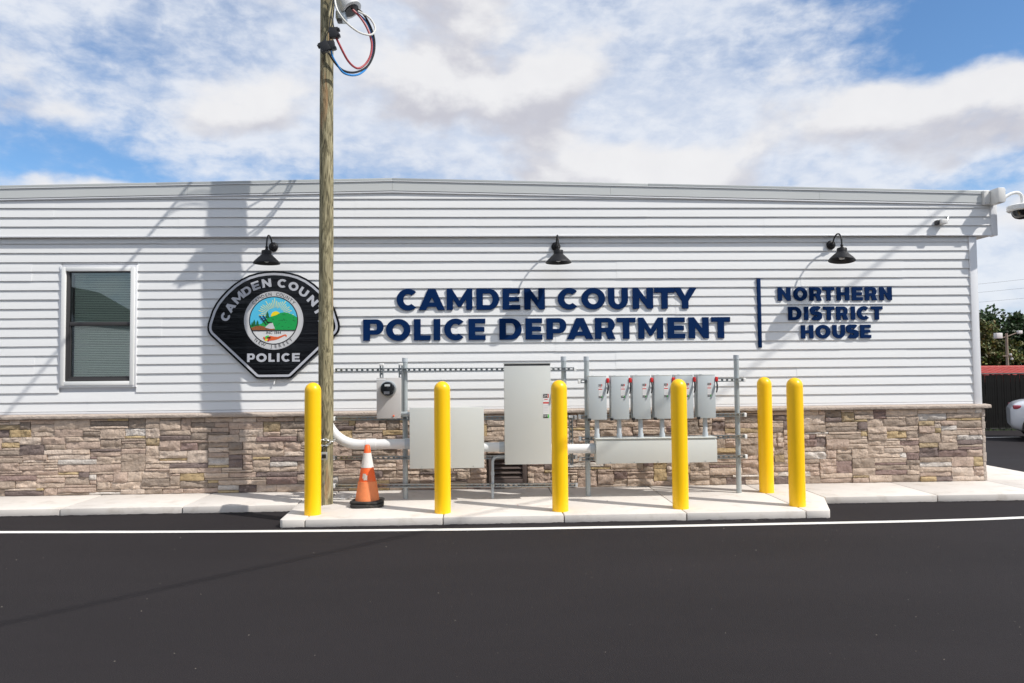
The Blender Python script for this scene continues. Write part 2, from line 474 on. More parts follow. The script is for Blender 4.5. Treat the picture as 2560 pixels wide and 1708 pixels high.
def text_mesh(name, body, x, z, yfront, size, material, parent, rot=0.0, depth=0.001, spacing=1.0):
    cu = bpy.data.curves.new('tmp', 'FONT'); cu.body = body; cu.size = size; cu.extrude = depth / 2
    cu.align_x = 'CENTER'; cu.align_y = 'CENTER'; cu.space_character = spacing; cu.resolution_u = 3
    to = bpy.data.objects.new('tmp', cu); COL.objects.link(to)
    me = bpy.data.meshes.new_from_object(to.evaluated_get(bpy.context.evaluated_depsgraph_get()))
    bpy.data.objects.remove(to); bpy.data.curves.remove(cu)
    off = root_loc(parent); c, s = math.cos(rot), math.sin(rot)
    for v in me.vertices:
        a, b, h = v.co
        v.co = Vector((x + a * c - b * s, yfront + depth / 2 - h, z + a * s + b * c)) - off
    me.name = name; me.materials.clear()
    return link_mesh(name, me, material, parent)

def copy_tree(o, parent=None):
    c = o.copy(); COL.objects.link(c); c.parent = parent
    for ch in list(o.children): copy_tree(ch, c)
    return c

# ------------------------------------------------------------------ ground
def gz(y):
    t = min(max((y - 1.5) / 4.5, 0), 1)
    return -0.35 * t * t * (3 - 2 * t)

def make_ground():
    ys = [-700, -80, -20, -8, -4, 0, 1.5, 2, 2.5, 3, 3.5, 4, 4.5, 5, 5.5, 6, 8, 12, 30, 120, 900]
    xs = [-800, -60, -20, -10, 0, 10, 20, 60, 800]
    v = [(x, y, gz(y)) for y in ys for x in xs]
    n = len(xs)
    f = [(j * n + i, j * n + i + 1, (j + 1) * n + i + 1, (j + 1) * n + i) for j in range(len(ys) - 1) for i in range(n - 1)]
    me = bpy.data.meshes.new('asphalt_ground'); me.from_pydata(v, [], f); me.shade_smooth()
    struct(link_mesh('asphalt_ground', me, M['asphalt']))
    # painted edge line
    pts = smooth_pts([(-14, -0.85, 0), (-9, -1.32, 0), (-6.5, -1.57, 0), (-4.74, -1.70, 0), (-2.76, -1.84, 0), (-0.4, -1.95, 0), (1.12, -1.975, 0), (3.11, -1.965, 0),
                      (4.4, -1.95, 0), (5.44, -1.88, 0), (6.6, -1.72, 0), (8.5, -1.2, 0), (10.5, -0.3, 0)], 10)
    m = MB(); vs_ = []
    for i, p in enumerate(pts):
        t = (pts[min(i + 1, len(pts) - 1)] - pts[max(i - 1, 0)]).normalized(); nn = Vector((-t.y, t.x, 0))
        j = noise.noise(Vector((p.x * 3.1, 0, 0))) * 0.004
        vs_ += [p + nn * (0.046 + j) + Vector((0, 0, .004)), p - nn * (0.046 - j) + Vector((0, 0, .004))]
    m.add(vs_, [(2 * i, 2 * i + 1, 2 * i + 3, 2 * i + 2) for i in range(len(pts) - 1)])
    struct(m.build('painted_edge_line', M['line']))
    m = MB(); z = gz(9.6) + .004
    m.add([(8.5, 9.55, z), (14.2, 9.55, z), (14.2, 9.66, z), (8.5, 9.66, z)], [(0, 1, 2, 3)])
    struct(m.build('painted_parking_line', M['line']))
make_ground()

def slab(parent, poly, z0=0.0, z1=0.08, bev=0.008):
    m = MB().prism_xy(poly, z0, z1)
    return m.build('slab', M['concrete'], parent, bevel=bev, seg=2)

def make_walks():
    def grp(name):
        o = bpy.data.objects.new(name, None); COL.objects.link(o); o['kind'] = 'structure'; return o
    g = 0.005
    sw = grp('sidewalk')
    xs = [-9.6, -8.3, -7.0, -5.98, -4.62, -3.31, -2.075]
    for a, b in zip(xs[:-1], xs[1:]):
        slab(sw, [(a + g, -0.915), (b - g, -0.905), (b - g, -0.012), (a + g, -0.012)])
    xs = [3.83, 5.13, 6.40]
    for a, b in zip(xs[:-1], xs[1:]):
        slab(sw, [(a + g, -0.985), (b - g, -0.985), (b - g, -0.012), (a + g, -0.012)])
    # round the right-hand corner of the building
    slab(sw, [(6.40 + g, -0.985), (6.95, -0.985), (7.18, -0.90), (7.34, -0.72), (7.40, -0.45), (7.40, -g), (6.40 + g, -g)])
    ys = [0, 1.3, 2.6, 3.9, 5.2, 6.5, 7.8, 9.1]
    for a, b in zip(ys[:-1], ys[1:]):
        slab(sw, [(6.40 + g, a + g), (7.40, a + g), (7.40, b - g), (6.40 + g, b - g)], z0=-0.4)
    m = MB(); m.box(-9.6, -2.07, -0.895, -0.01, -0.02, 0.062); m.box(3.86, 6.95, -0.95, -0.01, -0.02, 0.062); m.box(6.39, 7.36, -0.6, 9.1, -0.4, 0.062)
    m.build('joint_bed', M['joint'], sw)
    pad = grp('concrete_pad')
    F = -1.735
    # pad slabs, the outer ones trimmed to the angled ends
    slab(pad, [(-2.03, F + .03), (-2.0, F), (-1.78 - g, F), (-1.78 - g, -0.012), (-2.065, -0.012), (-2.065, -0.90)])
    xs = [-1.78, -0.415, 0.80, 2.045, 3.275]
    for a, b in zip(xs[:-1], xs[1:]):
        slab(pad, [(a + g, F), (b - g, F), (b - g, -0.012), (a + g, -0.012)])
    slab(pad, [(3.275 + g, F), (3.49, F), (3.525, F + .012), (3.545, F + .05), (3.82, -0.99), (3.82, -0.012), (3.275 + g, -0.012)])
    m = MB(); m.box(-2.0, 3.5, F + 0.02, -0.02, -0.02, 0.062)
    m.build('joint_bed', M['joint'], pad)
    # crumbs along the kerb foot
    m = MB(); rnd = random.Random(3)
    def crumb(x, y, r):
        p = [Vector((x + rnd.uniform(-r, r), y + rnd.uniform(-r, r), rnd.uniform(0, r))) for _ in range(4)]
        m.add(p, [(0, 1, 2), (0, 2, 3), (0, 3, 1), (1, 3, 2)])
    for _ in range(260): crumb(rnd.gauss(2.75, 0.18), F - abs(rnd.gauss(0, 0.022)) - .004, rnd.uniform(0.003, 0.007))
    for _ in range(300): crumb(rnd.uniform(-2, 3.5), F - abs(rnd.gauss(0, 0.012)) - .003, rnd.uniform(0.002, 0.005))
    for _ in range(260): crumb(rnd.uniform(-9, -2.1), -0.92 - abs(rnd.gauss(0, 0.012)), rnd.uniform(0.002, 0.005))
    for _ in range(160): crumb(rnd.uniform(3.9, 6.9), -0.99 - abs(rnd.gauss(0, 0.012)), rnd.uniform(0.002, 0.005))
    for _ in range(420): crumb(rnd.uniform(-6, 6), rnd.uniform(-6.5, -1.9), rnd.uniform(0.0025, 0.006))
    o = m.build('loose_grit', M['grit']); o['kind'] = 'stuff'; o['label'] = 'pale crumbs of grit along the foot of the kerb'; o['category'] = 'grit'
    # ragged asphalt lip rolled against the kerb
    m = MB()
    def lip(x0, x1, yk, sgn=1):
        n = int((x1 - x0) / 0.025); a = []; b = []
        for i in range(n + 1):
            x = x0 + (x1 - x0) * i / n
            h = 0.008 + 0.008 * (noise.noise(Vector((x * 9, yk, 1))) + 0.6 * noise.noise(Vector((x * 31, yk, 4))))
            a.append((x, yk + 0.01, max(h, 0.001))); b.append((x, yk - 0.05 - 0.01 * noise.noise(Vector((x * 6, 2, yk))), 0.001))
        vs_ = a + b; k = len(a)
        m.add(vs_, [(i, i + k, i + k + 1, i + 1) for i in range(k - 1)])
    lip(-9.5, -2.06, -0.915); lip(-1.99, 3.48, F); lip(3.85, 6.9, -0.985)
    struct(m.build('asphalt_edge', M['asphalt'], smooth=True))
make_walks()

# ------------------------------------------------------------------ police station
BX0, BX1, BD = -9.6, 6.36, 9.0
CH = 0.1143                      # siding course
station = thing('police_station', 'single storey white vinyl sided building with stone base and low pitched roof', 'building', (0, 0, 0))
WX0, WX1, WZ0, WZ1 = -5.172, -4.243, 1.379, 2.876      # window trim outline

def siding_panel(x0, x1, z0, courses, ybase, butt=0.0125, seed=0, parent=None):
    m = MB(); n = max(2, int((x1 - x0) / 0.45) + 1); rnd = random.Random(seed)
    ph = rnd.uniform(0, 50)
    rows = []
    for c in range(courses):
        zc = z0 + c * CH
        rows.append((zc + 0.004, 0.0030, 'ret')); rows.append((zc, -butt, 'b')); rows.append((zc + 0.004, -butt - 0.0012, 'b'))
        rows.append((zc + CH * 0.5, -butt * 0.52, 'm')); rows.append((zc + CH + 0.006, 0.0035, 't'))
    vs_ = []
    for zc, y, k in rows:
        for i in range(n):
            x = x0 + (x1 - x0) * i / (n - 1)
            q = Vector((x * 1.7 + ph, zc * 9, ph))
            dz = 0.0016 * noise.noise(q) if k in 'retb' else 0
            dy = 0.0011 * noise.noise(q + Vector((7, 3, 1))) if k in 'bm' else 0
            vs_.append((x, ybase + y + dy, zc + dz))
    fs = []
    for c in range(courses):
        for r in range(4):
            j = c * 5 + r
            for i in range(n - 1):
                fs.append((j * n + i, j * n + i + 1, (j + 1) * n + i + 1, (j + 1) * n + i))
        # end returns
        for e in (0, n - 1):
            fs.append(tuple((c * 5 + r) * n + e for r in range(5)))
    m.add(vs_, fs)
    o = m.build('siding_panel', M['siding'], parent)
    return o

def make_siding():
    wall = MB().box(BX0, BX1 - 0.02, 0.03, 0.20, 0.08, 3.70)
    # window opening left free: wall core in four pieces
    wall = MB()
    wall.box(BX0, WX0 + .05, 0.02, 0.18, 0.06, 3.66)
    wall.box(WX1 - .05, BX1 - 0.03, 0.02, 0.18, 0.06, 3.66)
    wall.box(WX0 + .05, WX1 - .05, 0.02, 0.18, 0.06, WZ0 + .05)
    wall.box(WX0 + .05, WX1 - .05, 0.02, 0.18, WZ1 - .05, 3.66)
    wall.box(BX1 - 0.2, BX1 - 0.031, 0.18, BD, -0.40, 3.66)
    wall.box(BX0, BX0 + .17, 0.18, BD, -0.40, 3.66)
    wall.box(BX0, BX1 - 0.031, BD, BD + .17, -0.40, 3.66)
    wall.build('wall', M['trim'], station)
    k = 0
    rnd = random.Random(21)
    z = 1.085
    nrow = 0
    while z < 3.19:
        # joints of the double-course panels, 3.66 m long, staggered
        xs = [BX0]
        x = BX0 + [1.1, 2.6, 0.4, 3.2, 1.9][nrow % 5]
        while x < BX1 - 0.4:
            xs.append(x + rnd.uniform(-.1, .1)); x += 3.66
        xs.append(BX1 - 0.075)
        for a, b in zip(xs[:-1], xs[1:]):
            pieces = [(a, b)]
            if z < WZ1 - 0.03 and z + 2 * CH > WZ0 + 0.03:
                out = []
                for p, q in pieces:
                    if q <= WX0 or p >= WX1: out.append((p, q))
                    else:
                        if p < WX0: out.append((p, WX0 + 0.004))
                        if q > WX1: out.append((WX1 - 0.004, q))
                pieces = out
            for j, (p, q) in enumerate(pieces):
                k += 1
                lap = 0.0022 if (k % 2) else 0.0; zo = rnd.uniform(-.0016, .0016)
                siding_panel(p - (0.02 if lap and p > BX0 and p != WX1 - 0.004 else 0), q, z + zo, 2, -lap, seed=k, parent=station)
        z += 2 * CH; nrow += 1
    # upper band
    z = 3.232; nrow = 0
    while z < 3.78:
        c = 2 if z < 3.6 else 1
        xs = [BX0]; x = BX0 + [2.2, 0.7, 3.0][nrow % 3]
        while x < 6.2: xs.append(x); x += 3.66
        xs.append(6.55)
        for a, b in zip(xs[:-1], xs[1:]):
            k += 1
            siding_panel(a, b, z, c, -0.042 - (0.0012 if k % 2 else 0), seed=k, parent=station)
        z += c * CH; nrow += 1
    # side wall facing +X
    m = MB()
    for i in range(18):
        zc = 1.085 + i * CH; x = BX1 - 0.03
        m.add([(x + .012, 0.08, zc), (x + .012, BD, zc), (x, BD, zc + CH), (x, 0.08, zc + CH), (x, 0.08, zc), (x, BD, zc)], [(0, 1, 2, 3), (4, 5, 1, 0)])
    m.build('side_siding', M['siding'], station)
    # starter strip, corner trim, upper band trim
    MB().box(BX0, BX1 - 0.07, -0.014, 0.018, 1.055, 1.082).build('starter_strip', M['trim'], station, bevel=0.003)
    t = MB(); t.box(BX1 - 0.088, BX1, -0.026, -0.002, 1.05, 3.215); t.box(BX1 - 0.012, BX1 + 0.012, -0.0245, 0.09, 1.05, 3.215)
    t.build('corner_trim', M['trim'], station, bevel=0.004)
    t = MB(); t.box(6.548, 6.626, -0.066, -0.03, 3.214, 3.70); t.box(6.602, 6.6285, -0.0645, 0.05, 3.2142, 3.70)
    t.build('corner_trim', M['trim'], station, bevel=0.004)
    MB().box(BX0, 6.546, -0.066, -0.044, 3.2135, 3.231).build('soffit_edge_trim', M['trim'], station, bevel=0.003)
    s = MB(); s.box(BX0, 6.60, -0.040, BD + .3, 3.222, 3.235)
    s.build('soffit', M['soffit'], station)
    s = MB(); s.box(BX0, 6.597, -0.030, BD + .3, 3.236, 3.60)
    s.build('eave_box', M['trim'], station)
make_siding()

PKX, PKZ, SL = -1.116, 3.947, 0.0206
def roof_z(x): return PKZ - SL * abs(x - PKX)
def make_roof():
    def band(y0, y1, dz0, dz1, name, material, x0=BX0, x1=6.63, bevel=0.003):
        po = [(x0, roof_z(x0) + dz0), (PKX, PKZ + dz0), (x1, roof_z(x1) + dz0), (x1, roof_z(x1) + dz1), (PKX, PKZ + dz1), (x0, roof_z(x0) + dz1)]
        return MB().prism_xz(po, y0, y1).build(name, material, station, bevel=bevel)
    # fascia in lengths with visible joints
    xs = [BX0, -7.5, -3.62, PKX, 1.62, 4.30, 6.60]
    for a, b in zip(xs[:-1], xs[1:]):
        a2, b2 = a + 0.0012, b - 0.0012
        po = [(a2, roof_z(a2) - 0.157), (b2, roof_z(b2) - 0.157), (b2, roof_z(b2) - 0.028), (a2, roof_z(a2) - 0.028)]
        MB().prism_xz(po, -0.074, -0.036).build('fascia', M['fascia'], station)
    for a, b in ((BX0, -7.6), (-7.6, -4.0), (-4.0, PKX), (PKX, 2.1), (2.1, 6.635)):
        a2, b2 = a, b - 0.001
        po = [(a2, roof_z(a2) - 0.036), (b2, roof_z(b2) - 0.036), (b2, roof_z(b2)), (a2, roof_z(a2))]
        MB().prism_xz(po, -0.081, 0.05).build('roof_coping', M['fascia_lip'], station, bevel=0.003)
    band(-0.085, -0.0813, -0.041, -0.033, 'coping_hem', M['trim'], x1=6.62, bevel=0.0)
    band(-0.070, -0.036, -0.181, -0.163, 'fascia_trim', M['trim'], x1=6.60)
    po = [(BX0 + .05, 3.60), (6.59, 3.60), (6.59, roof_z(6.59) - .02), (PKX, PKZ - .02), (BX0 + .05, roof_z(BX0) - .02)]
    MB().prism_xz(po, -0.028, BD + .3).build('roof', M['roof'], station)
make_roof()

def make_stone():
    base = MB(); VX0, VX1, VZ0, VZ1 = 0.055, 0.528, 0.143, 0.487
    y = -0.012
    base.box(BX0, BX1 - 0.03, y, 0.0199, 0.05, 1.02)
    base.box(BX1 - 0.0295, BX1 - 0.005, y, BD, -0.4, 1.02)
    sb = base.build('stone_base', M['stoneback'], station)
    cells_w, cells_h = 0.0415, 0.0306
    X0, X1 = -9.0, 6.342
    NX, NZ = int(round((X1 - X0) / cells_w)), 30
    cells_w = (X1 - X0) / NX
    Z0 = 0.082
    occ = [[False] * NX for _ in range(NZ)]
    for j in range(NZ):
        for i in range(NX):
            x, z = X0 + (i + .5) * cells_w, Z0 + (j + .5) * cells_h
            if VX0 - .01 < x < VX1 + .01 and VZ0 - .01 < z < VZ1 + .01: occ[j][i] = True
    rnd = random.Random(11)
    stones = []
    for j in range(NZ):
        for i in range(NX):
            if occ[j][i]: continue
            h = rnd.choices([1, 2, 3, 4, 5], [20, 40, 27, 12, 1])[0]
            w = {1: rnd.randint(6, 12), 2: rnd.randint(5, 12), 3: rnd.randint(4, 10), 4: rnd.randint(4, 7), 5: rnd.randint(4, 5)}[h]
            free = 0
            while i + free < NX and not occ[j][i + free] and free < w: free += 1
            # do not leave slivers
            k = free
            while i + k < NX and not occ[j][i + k] and k < free + 2: k += 1
            if k < free + 2 and k - free > 0 and k <= 13: free = k
            w = free; h = min(h, NZ - j)
            if w < 3: h = min(h, 2)
            for hh in range(1, h):
                if any(occ[j + hh][i + q] for q in range(w)): h = hh; break
            if NZ - (j + h) == 1 and rnd.random() < .6 and not any(occ[j + h][i + q] for q in range(w)): h += 1
            for hh in range(h):
                for q in range(w): occ[j + hh][i + q] = True
            stones.append((X0 + i * cells_w, Z0 + j * cells_h, w * cells_w, h * cells_h))
    pal = [(lin(200, 182, 166), 26), (lin(190, 170, 156), 24), (lin(174, 158, 144), 18), (lin(208, 192, 178), 12), (lin(152, 139, 128), 8),
           (lin(212, 205, 198), 5), (lin(130, 117, 113), 7), (lin(150, 130, 124), 6), (lin(190, 168, 132), 3), (lin(174, 156, 128), 2)]
    cols, wts = [p[0] for p in pal], [p[1] for p in pal]
    def stone_mesh(name, lst):
        vs_, fs, vc = [], [], []
        for (x, z, w, h) in lst:
            g = 0.0017
            x0, x1, z0, z1 = x + g + rnd.uniform(0, .0015), x + w - g - rnd.uniform(0, .0015), z + g + rnd.uniform(0, .001), z + h - g - rnd.uniform(0, .001)
            c = rnd.choices(cols, wts)[0]
            if w * h < 0.009 and rnd.random() < .20: c = lin(192, 172, 136)
            b = rnd.uniform(0.84, 1.06); c = (c[0] * b * .985, c[1] * b * .965, c[2] * b * .94)
            yf = -0.045 - rnd.uniform(0, 0.018)
            nx, nz = (9, 6) if w * h > 0.012 else (7, 4)
            k = len(vs_); amp = min(0.016, h * .19)
            s1 = rnd.uniform(0, 100)
            for a in range(nz):
                for q in range(nx):
                    u, v = q / (nx - 1), a / (nz - 1)
                    edge = u in (0, 1) or v in (0, 1)
                    px, pz = x0 + (x1 - x0) * u, z0 + (z1 - z0) * v
                    dy = amp * 1.5 * noise.noise(Vector((px * 11, pz * 19, s1))) + amp * 0.9 * noise.noise(Vector((px * 34, pz * 40, s1)))
                    if edge:
                        dy = dy * 0.6 + 0.007
                        if 0 < u < 1: pz += rnd.uniform(-.0022, .0022)
                        if 0 < v < 1: px += rnd.uniform(-.002, .002)
                    vs_.append((px, yf + dy, pz))
            for a in range(nz - 1):
                for q in range(nx - 1):
                    p = k + a * nx + q; fs.append((p, p + 1, p + nx + 1, p + nx))
            # sides back to the wall
            ring = [k + q for q in range(nx)] + [k + a * nx + nx - 1 for a in range(1, nz)] + [k + (nz - 1) * nx + q for q in range(nx - 2, -1, -1)] + [k + a * nx for a in range(nz - 2, 0, -1)]
            kb = len(vs_)
            for r in ring: vs_.append((vs_[r][0], -0.008, vs_[r][2]))
            n = len(ring)
            for t in range(n): fs.append((ring[t], kb + t, kb + (t + 1) % n, ring[(t + 1) % n]))
            vc += [c] * (len(vs_) - k)
        me = bpy.data.meshes.new(name); me.from_pydata(vs_, [], fs)
        at = me.color_attributes.new('col', 'FLOAT_COLOR', 'POINT')
        for i, c in enumerate(vc): at.data[i].color = (*c, 1)
        me.update(); me.shade_smooth(); me.set_sharp_from_angle(angle=R(38))
        return link_mesh(name, me, M['stone'], sb)
    vis = [s for s in stones if s[0] + s[2] > -6.0]
    hid = [s for s in stones if s[0] + s[2] <= -6.0]
    vis.sort(key=lambda s: -s[2] * s[3])
    for s in vis[:298]: stone_mesh('stone', [s])
    o = stone_mesh('small_stones', vis[298:] + hid); o['kind'] = 'stuff'
    # corner returns on the right-hand side: slim stone edges
    m = MB(); z = 0.085
    while z < 1.0:
        h = rnd.choice([.06, .09, .12]); h = min(h, 1.0 - z)
        m.box(BX1 - .02, BX1 + 0.014 + rnd.uniform(0, .012), -0.050, BD, z, z + h - .004); z += h
    o = m.build('side_stones', M['cap'], sb, bevel=0.004); o['kind'] = 'stuff'
    # ledge
    xs = [BX0]; x = BX0 + .5
    while x < BX1 - .2: xs.append(x); x += 0.61
    xs.append(BX1 + 0.075)
    for a, b in zip(xs[:-1], xs[1:]):
        n = 17; vs_ = []; prof = [(0.01, 1.055), (-0.085, 1.049), (-0.103, 1.040), (-0.106, 1.022), (-0.098, 1.004), (0.01, 1.000)]
        for i in range(n):
            xx = a + 0.001 + (b - a - 0.002) * i / (n - 1)
            for q, (yy, zz) in enumerate(prof):
                j = 0.008 * noise.noise(Vector((xx * 21, q * 3.3, 2))) + 0.006 * noise.noise(Vector((xx * 60, q * 3.3, 5))) if 0 < q < 5 else 0
                vs_.append((xx, yy + j, zz + (j * .6 if q in (1, 2) else 0)))
        k = len(prof)
        fs = [(i * k + q, i * k + (q + 1) % k, (i + 1) * k + (q + 1) % k, (i + 1) * k + q) for i in range(n - 1) for q in range(k)]
        fs += [tuple(range(k - 1, -1, -1)), tuple((n - 1) * k + q for q in range(k))]
        m = MB(); m.add(vs_, fs); m.build('ledge_stone', M['cap'], sb, smooth=True, ang=50)
    # louvre vent
    v = MB(); v.box(VX0, VX0 + .055, -0.07, 0, VZ0, VZ1); v.box(VX1 - .055, VX1, -0.07, 0, VZ0, VZ1)
    v.box(VX0 + .055, VX1 - .055, -0.0695, 0, VZ0, VZ0 + .055); v.box(VX0 + .055, VX1 - .055, -0.0695, 0, VZ1 - .055, VZ1)
    vent = v.build('louvre_vent', M['louver'], station, bevel=0.003)
    MB().box(VX0 + .05, VX1 - .05, -0.0125, -0.012 + .003, VZ0 + .05, VZ1 - .05).build('backing', M['void'], vent)
    for q in range(4):
        z = VZ0 + .068 + q * .058
        b = MB(); b.add([(VX0 + .054, -0.060, z), (VX1 - .054, -0.060, z), (VX1 - .054, -0.020, z + .040), (VX0 + .054, -0.020, z + .040),
                         (VX0 + .054, -0.060, z - .006), (VX1 - .054, -0.060, z - .006), (VX1 - .054, -0.018, z + .034), (VX0 + .054, -0.018, z + .034)],
                        [(0, 1, 2, 3), (4, 7, 6, 5), (0, 4, 5, 1), (1, 5, 6, 2), (2, 6, 7, 3), (3, 7, 4, 0)])
        b.build('louvre_blade', M['louver'], vent)
make_stone()

def make_window():
    x0, x1, z0, z1 = WX0, WX1, WZ0, WZ1
    def ring(x0, x1, z0, z1, w, y0, y1):
        m = MB(); m.box(x0, x0 + w, y0, y1, z0, z1); m.box(x1 - w, x1, y0, y1, z0, z1)
        m.box(x0 + w, x1 - w, y0 + .0004, y1, z0, z0 + w); m.box(x0 + w, x1 - w, y0 + .0004, y1, z1 - w, z1); return m
    win = ring(x0, x1, z0, z1, 0.024, -0.022, 0.02).build('window', M['trim'], station, bevel=0.003)
    ring(x0 + .0245, x1 - .0245, z0 + .0245, z1 - .0245, 0.050, -0.036, 0.06).build('window_frame', M['capwhite'], win, bevel=0.005)
    a0, a1, b0, b1 = -5.094, -4.288, 1.455, 2.8215
    ring(a0 - .002, a1 + .002, b0 - .002, b1 + .002, 0.034, -0.012, 0.05).build('sash_frame', M['frame_dark'], win, bevel=0.003)
    mid = 2.155
    MB().box(a0 + .032, a1 - .032, -0.006, 0.03, mid - .022, mid + .026).build('meeting_rail', M['frame_dark'], win, bevel=0.003)
    MB().box(a0 + .03, a0 + .050, 0.0, 0.03, b0 + .03, mid - .02).build('sash_stile', M['frame_dark'], win)
    MB().box(a0 + .048, a1 - .032, 0.0, 0.03, b0 + .032, b0 + .056).build('sash_rail', M['frame_dark'], win)
    MB().box(a0 + .031, a1 - .031, 0.012, 0.016, mid, b1 - .03).build('pane', M['glass'], win)
    MB().box(a0 + .048, a1 - .031, 0.020, 0.024, b0 + .05, mid - .01).build('pane', M['glass'], win)
    m = MB(); z = b0 + .045; rnd = random.Random(5)
    while z < b1 - .05:
        t = 0.0095; e = rnd.uniform(-.0008, .0008)
        m.add([(a0 + .05, 0.075, z - .0035 + e), (a1 - .045, 0.075, z - .0035 + e), (a1 - .045, 0.086, z + .0135), (a0 + .05, 0.086, z + .0135)], [(0, 1, 2, 3)])
        z += 0.0215
    o = m.build('blind_slats', M['slat'], win); o['kind'] = 'stuff'
    MB().box(a0 + .045, a1 - .04, 0.065, 0.10, b1 - .055, b1 - .03).build('blind_headrail', M['slat'], win)
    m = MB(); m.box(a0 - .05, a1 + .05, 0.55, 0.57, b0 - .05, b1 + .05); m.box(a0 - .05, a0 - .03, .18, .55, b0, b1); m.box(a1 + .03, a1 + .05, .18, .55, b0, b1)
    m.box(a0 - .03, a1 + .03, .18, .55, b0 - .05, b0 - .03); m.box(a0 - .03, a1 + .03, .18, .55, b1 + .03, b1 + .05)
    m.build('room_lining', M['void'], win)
make_window()

# ------------------------------------------------------------------ lettering
def ell(cx, cz, rx, rz, a0, a1, n=18):
    return [(cx + rx * math.cos(R(a0 + (a1 - a0) * i / n)), cz + rz * math.sin(R(a0 + (a1 - a0) * i / n))) for i in range(n + 1)]

def glyph(ch, w, h, t, s):
    if ch == 'I': return [[(0, 0), (w, 0), (w, h), (0, h)]]
    if ch == 'L': return [[(0, 0), (w, 0), (w, s * 1.03), (t, s * 1.03), (t, h), (0, h)]]
    if ch == 'E':
        m0, m1 = h / 2 - s * .48, h / 2 + s * .48
        return [[(0, 0), (w, 0), (w, s), (t, s), (t, m0), (w * .93, m0), (w * .93, m1), (t, m1), (t, h - s), (w * .985, h - s), (w * .985, h), (0, h)]]
    if ch == 'T': return [[(w / 2 - t / 2, 0), (w / 2 + t / 2, 0), (w / 2 + t / 2, h - s), (w, h - s), (w, h), (0, h), (0, h - s), (w / 2 - t / 2, h - s)]]
    if ch == 'H':
        m0, m1 = h / 2 - s / 2, h / 2 + s / 2
        return [[(0, 0), (t, 0), (t, m0), (w - t, m0), (w - t, 0), (w, 0), (w, h), (w - t, h), (w - t, m1), (t, m1), (t, h), (0, h)]]
    if ch == 'N': return [[(0, 0), (t, 0), (t, .55 * h), (w - .85 * t, 0), (w, 0), (w, h), (w - t, h), (w - t, .45 * h), (.85 * t, h), (0, h)]]
    if ch == 'M':
        return [[(0, 0), (t * .95, 0), (t * .95, .52 * h), (w / 2 - .22 * t, .14 * h), (w / 2 + .22 * t, .14 * h), (w - t * .95, .52 * h), (w - t * .95, 0), (w, 0), (w, h),
                 (w - .80 * t, h), (w / 2, .44 * h), (.80 * t, h), (0, h)]]
    if ch == 'A':
        a = .56 * t; k = (w / 2 - a) / h; inn = lambda z: 1.1 * t + k * z
        ap = h * (w / 2 - 1.1 * t) / (w / 2 - a)
        c0, c1 = .155 * h, .36 * h
        return [[(0, 0), (1.1 * t, 0), (inn(c0), c0), (w - inn(c0), c0), (w - 1.1 * t, 0), (w, 0), (w / 2 + a, h), (w / 2 - a, h)],
                [(inn(c1), c1), (w / 2, max(ap, c1 + .02 * h)), (w - inn(c1), c1)]]
    if ch == 'Y': return [[(w / 2 - t / 2, 0), (w / 2 + t / 2, 0), (w / 2 + t / 2, .36 * h), (w, h), (w - 1.1 * t, h), (w / 2, .60 * h), (1.1 * t, h), (0, h), (w / 2 - t / 2, .36 * h)]]
    if ch == 'O': return [ell(w / 2, h / 2, w / 2, h / 2 * 1.03, 0, 355, 35), ell(w / 2, h / 2, w / 2 - t, h / 2 - s * 1.05, 0, 355, 35)]
    if ch == 'C':
        rx = w * .54
        return [ell(rx, h / 2, rx, h / 2 * 1.03, 45, 315, 28) + ell(rx, h / 2, rx - t, h / 2 - s * 1.05, 312, 48, 24)]
    if ch == 'D':
        c = w - h / 2 * 1.0; c = max(c, t)
        return [[(0, 0)] + ell(c, h / 2, w - c, h / 2, -90, 90, 20) + [(0, h)],
                [(t, s)] + ell(c, h / 2, w - c - t, h / 2 - s, -90, 90, 20) + [(t, h - s)]]
    if ch == 'U':
        y = .44 * h
        return [[(0, h)] + ell(w / 2, y, w / 2, y * 1.03, 180, 360, 20) + [(w, h), (w - t, h)] + ell(w / 2, y, w / 2 - t, y - s * 1.02, 360, 180, 16) + [(t, h)]]
    if ch in 'PR':
        b = .72 * h if ch == 'P' else .68 * h
        c = w - b / 2 * .98 - (0 if ch == 'P' else .02 * w); rx = (w if ch == 'P' else w * .97) - c; cz = h - b / 2
        hole = [(t, h - b + s * .95)] + ell(c, cz, rx - t * .98, b / 2 - s * .95, -90, 90, 14) + [(t, h - s * .95)]
        if ch == 'P':
            return [[(0, 0), (t, 0), (t, h - b)] + ell(c, cz, rx, b / 2, -90, 90, 18) + [(0, h)], hole]
        return [[(0, 0), (t, 0), (t, h - b), (w * .52, h - b), (w - 1.16 * t, 0), (w, 0)] + ell(c, cz, rx, b / 2, -52, 90, 16) + [(0, h)], hole]
    if ch == 'S':
        k = s * 1.02; rx = w / 2 - t * .46; rz = (h - k) / 4 * 1.0
        cl = ell(w / 2 - .01 * w, h - k / 2 - rz + .01 * h, rx, rz, 28, 270, 18) + ell(w / 2 + .01 * w, k / 2 + rz - .01 * h, rx, rz, 90, -152, 18)[1:]
        P = [Vector((a, b)) for a, b in cl]; A, B = [], []
        for i, p in enumerate(P):
            d = (P[min(i + 1, len(P) - 1)] - P[max(i - 1, 0)]).normalized(); n = Vector((-d.y, d.x))
            f = (abs(d.x) * k + abs(d.y) * t * .95) / 2
            A.append(tuple(p + n * f)); B.append(tuple(p - n * f))
        return [A + B[::-1]]
    raise KeyError(ch)

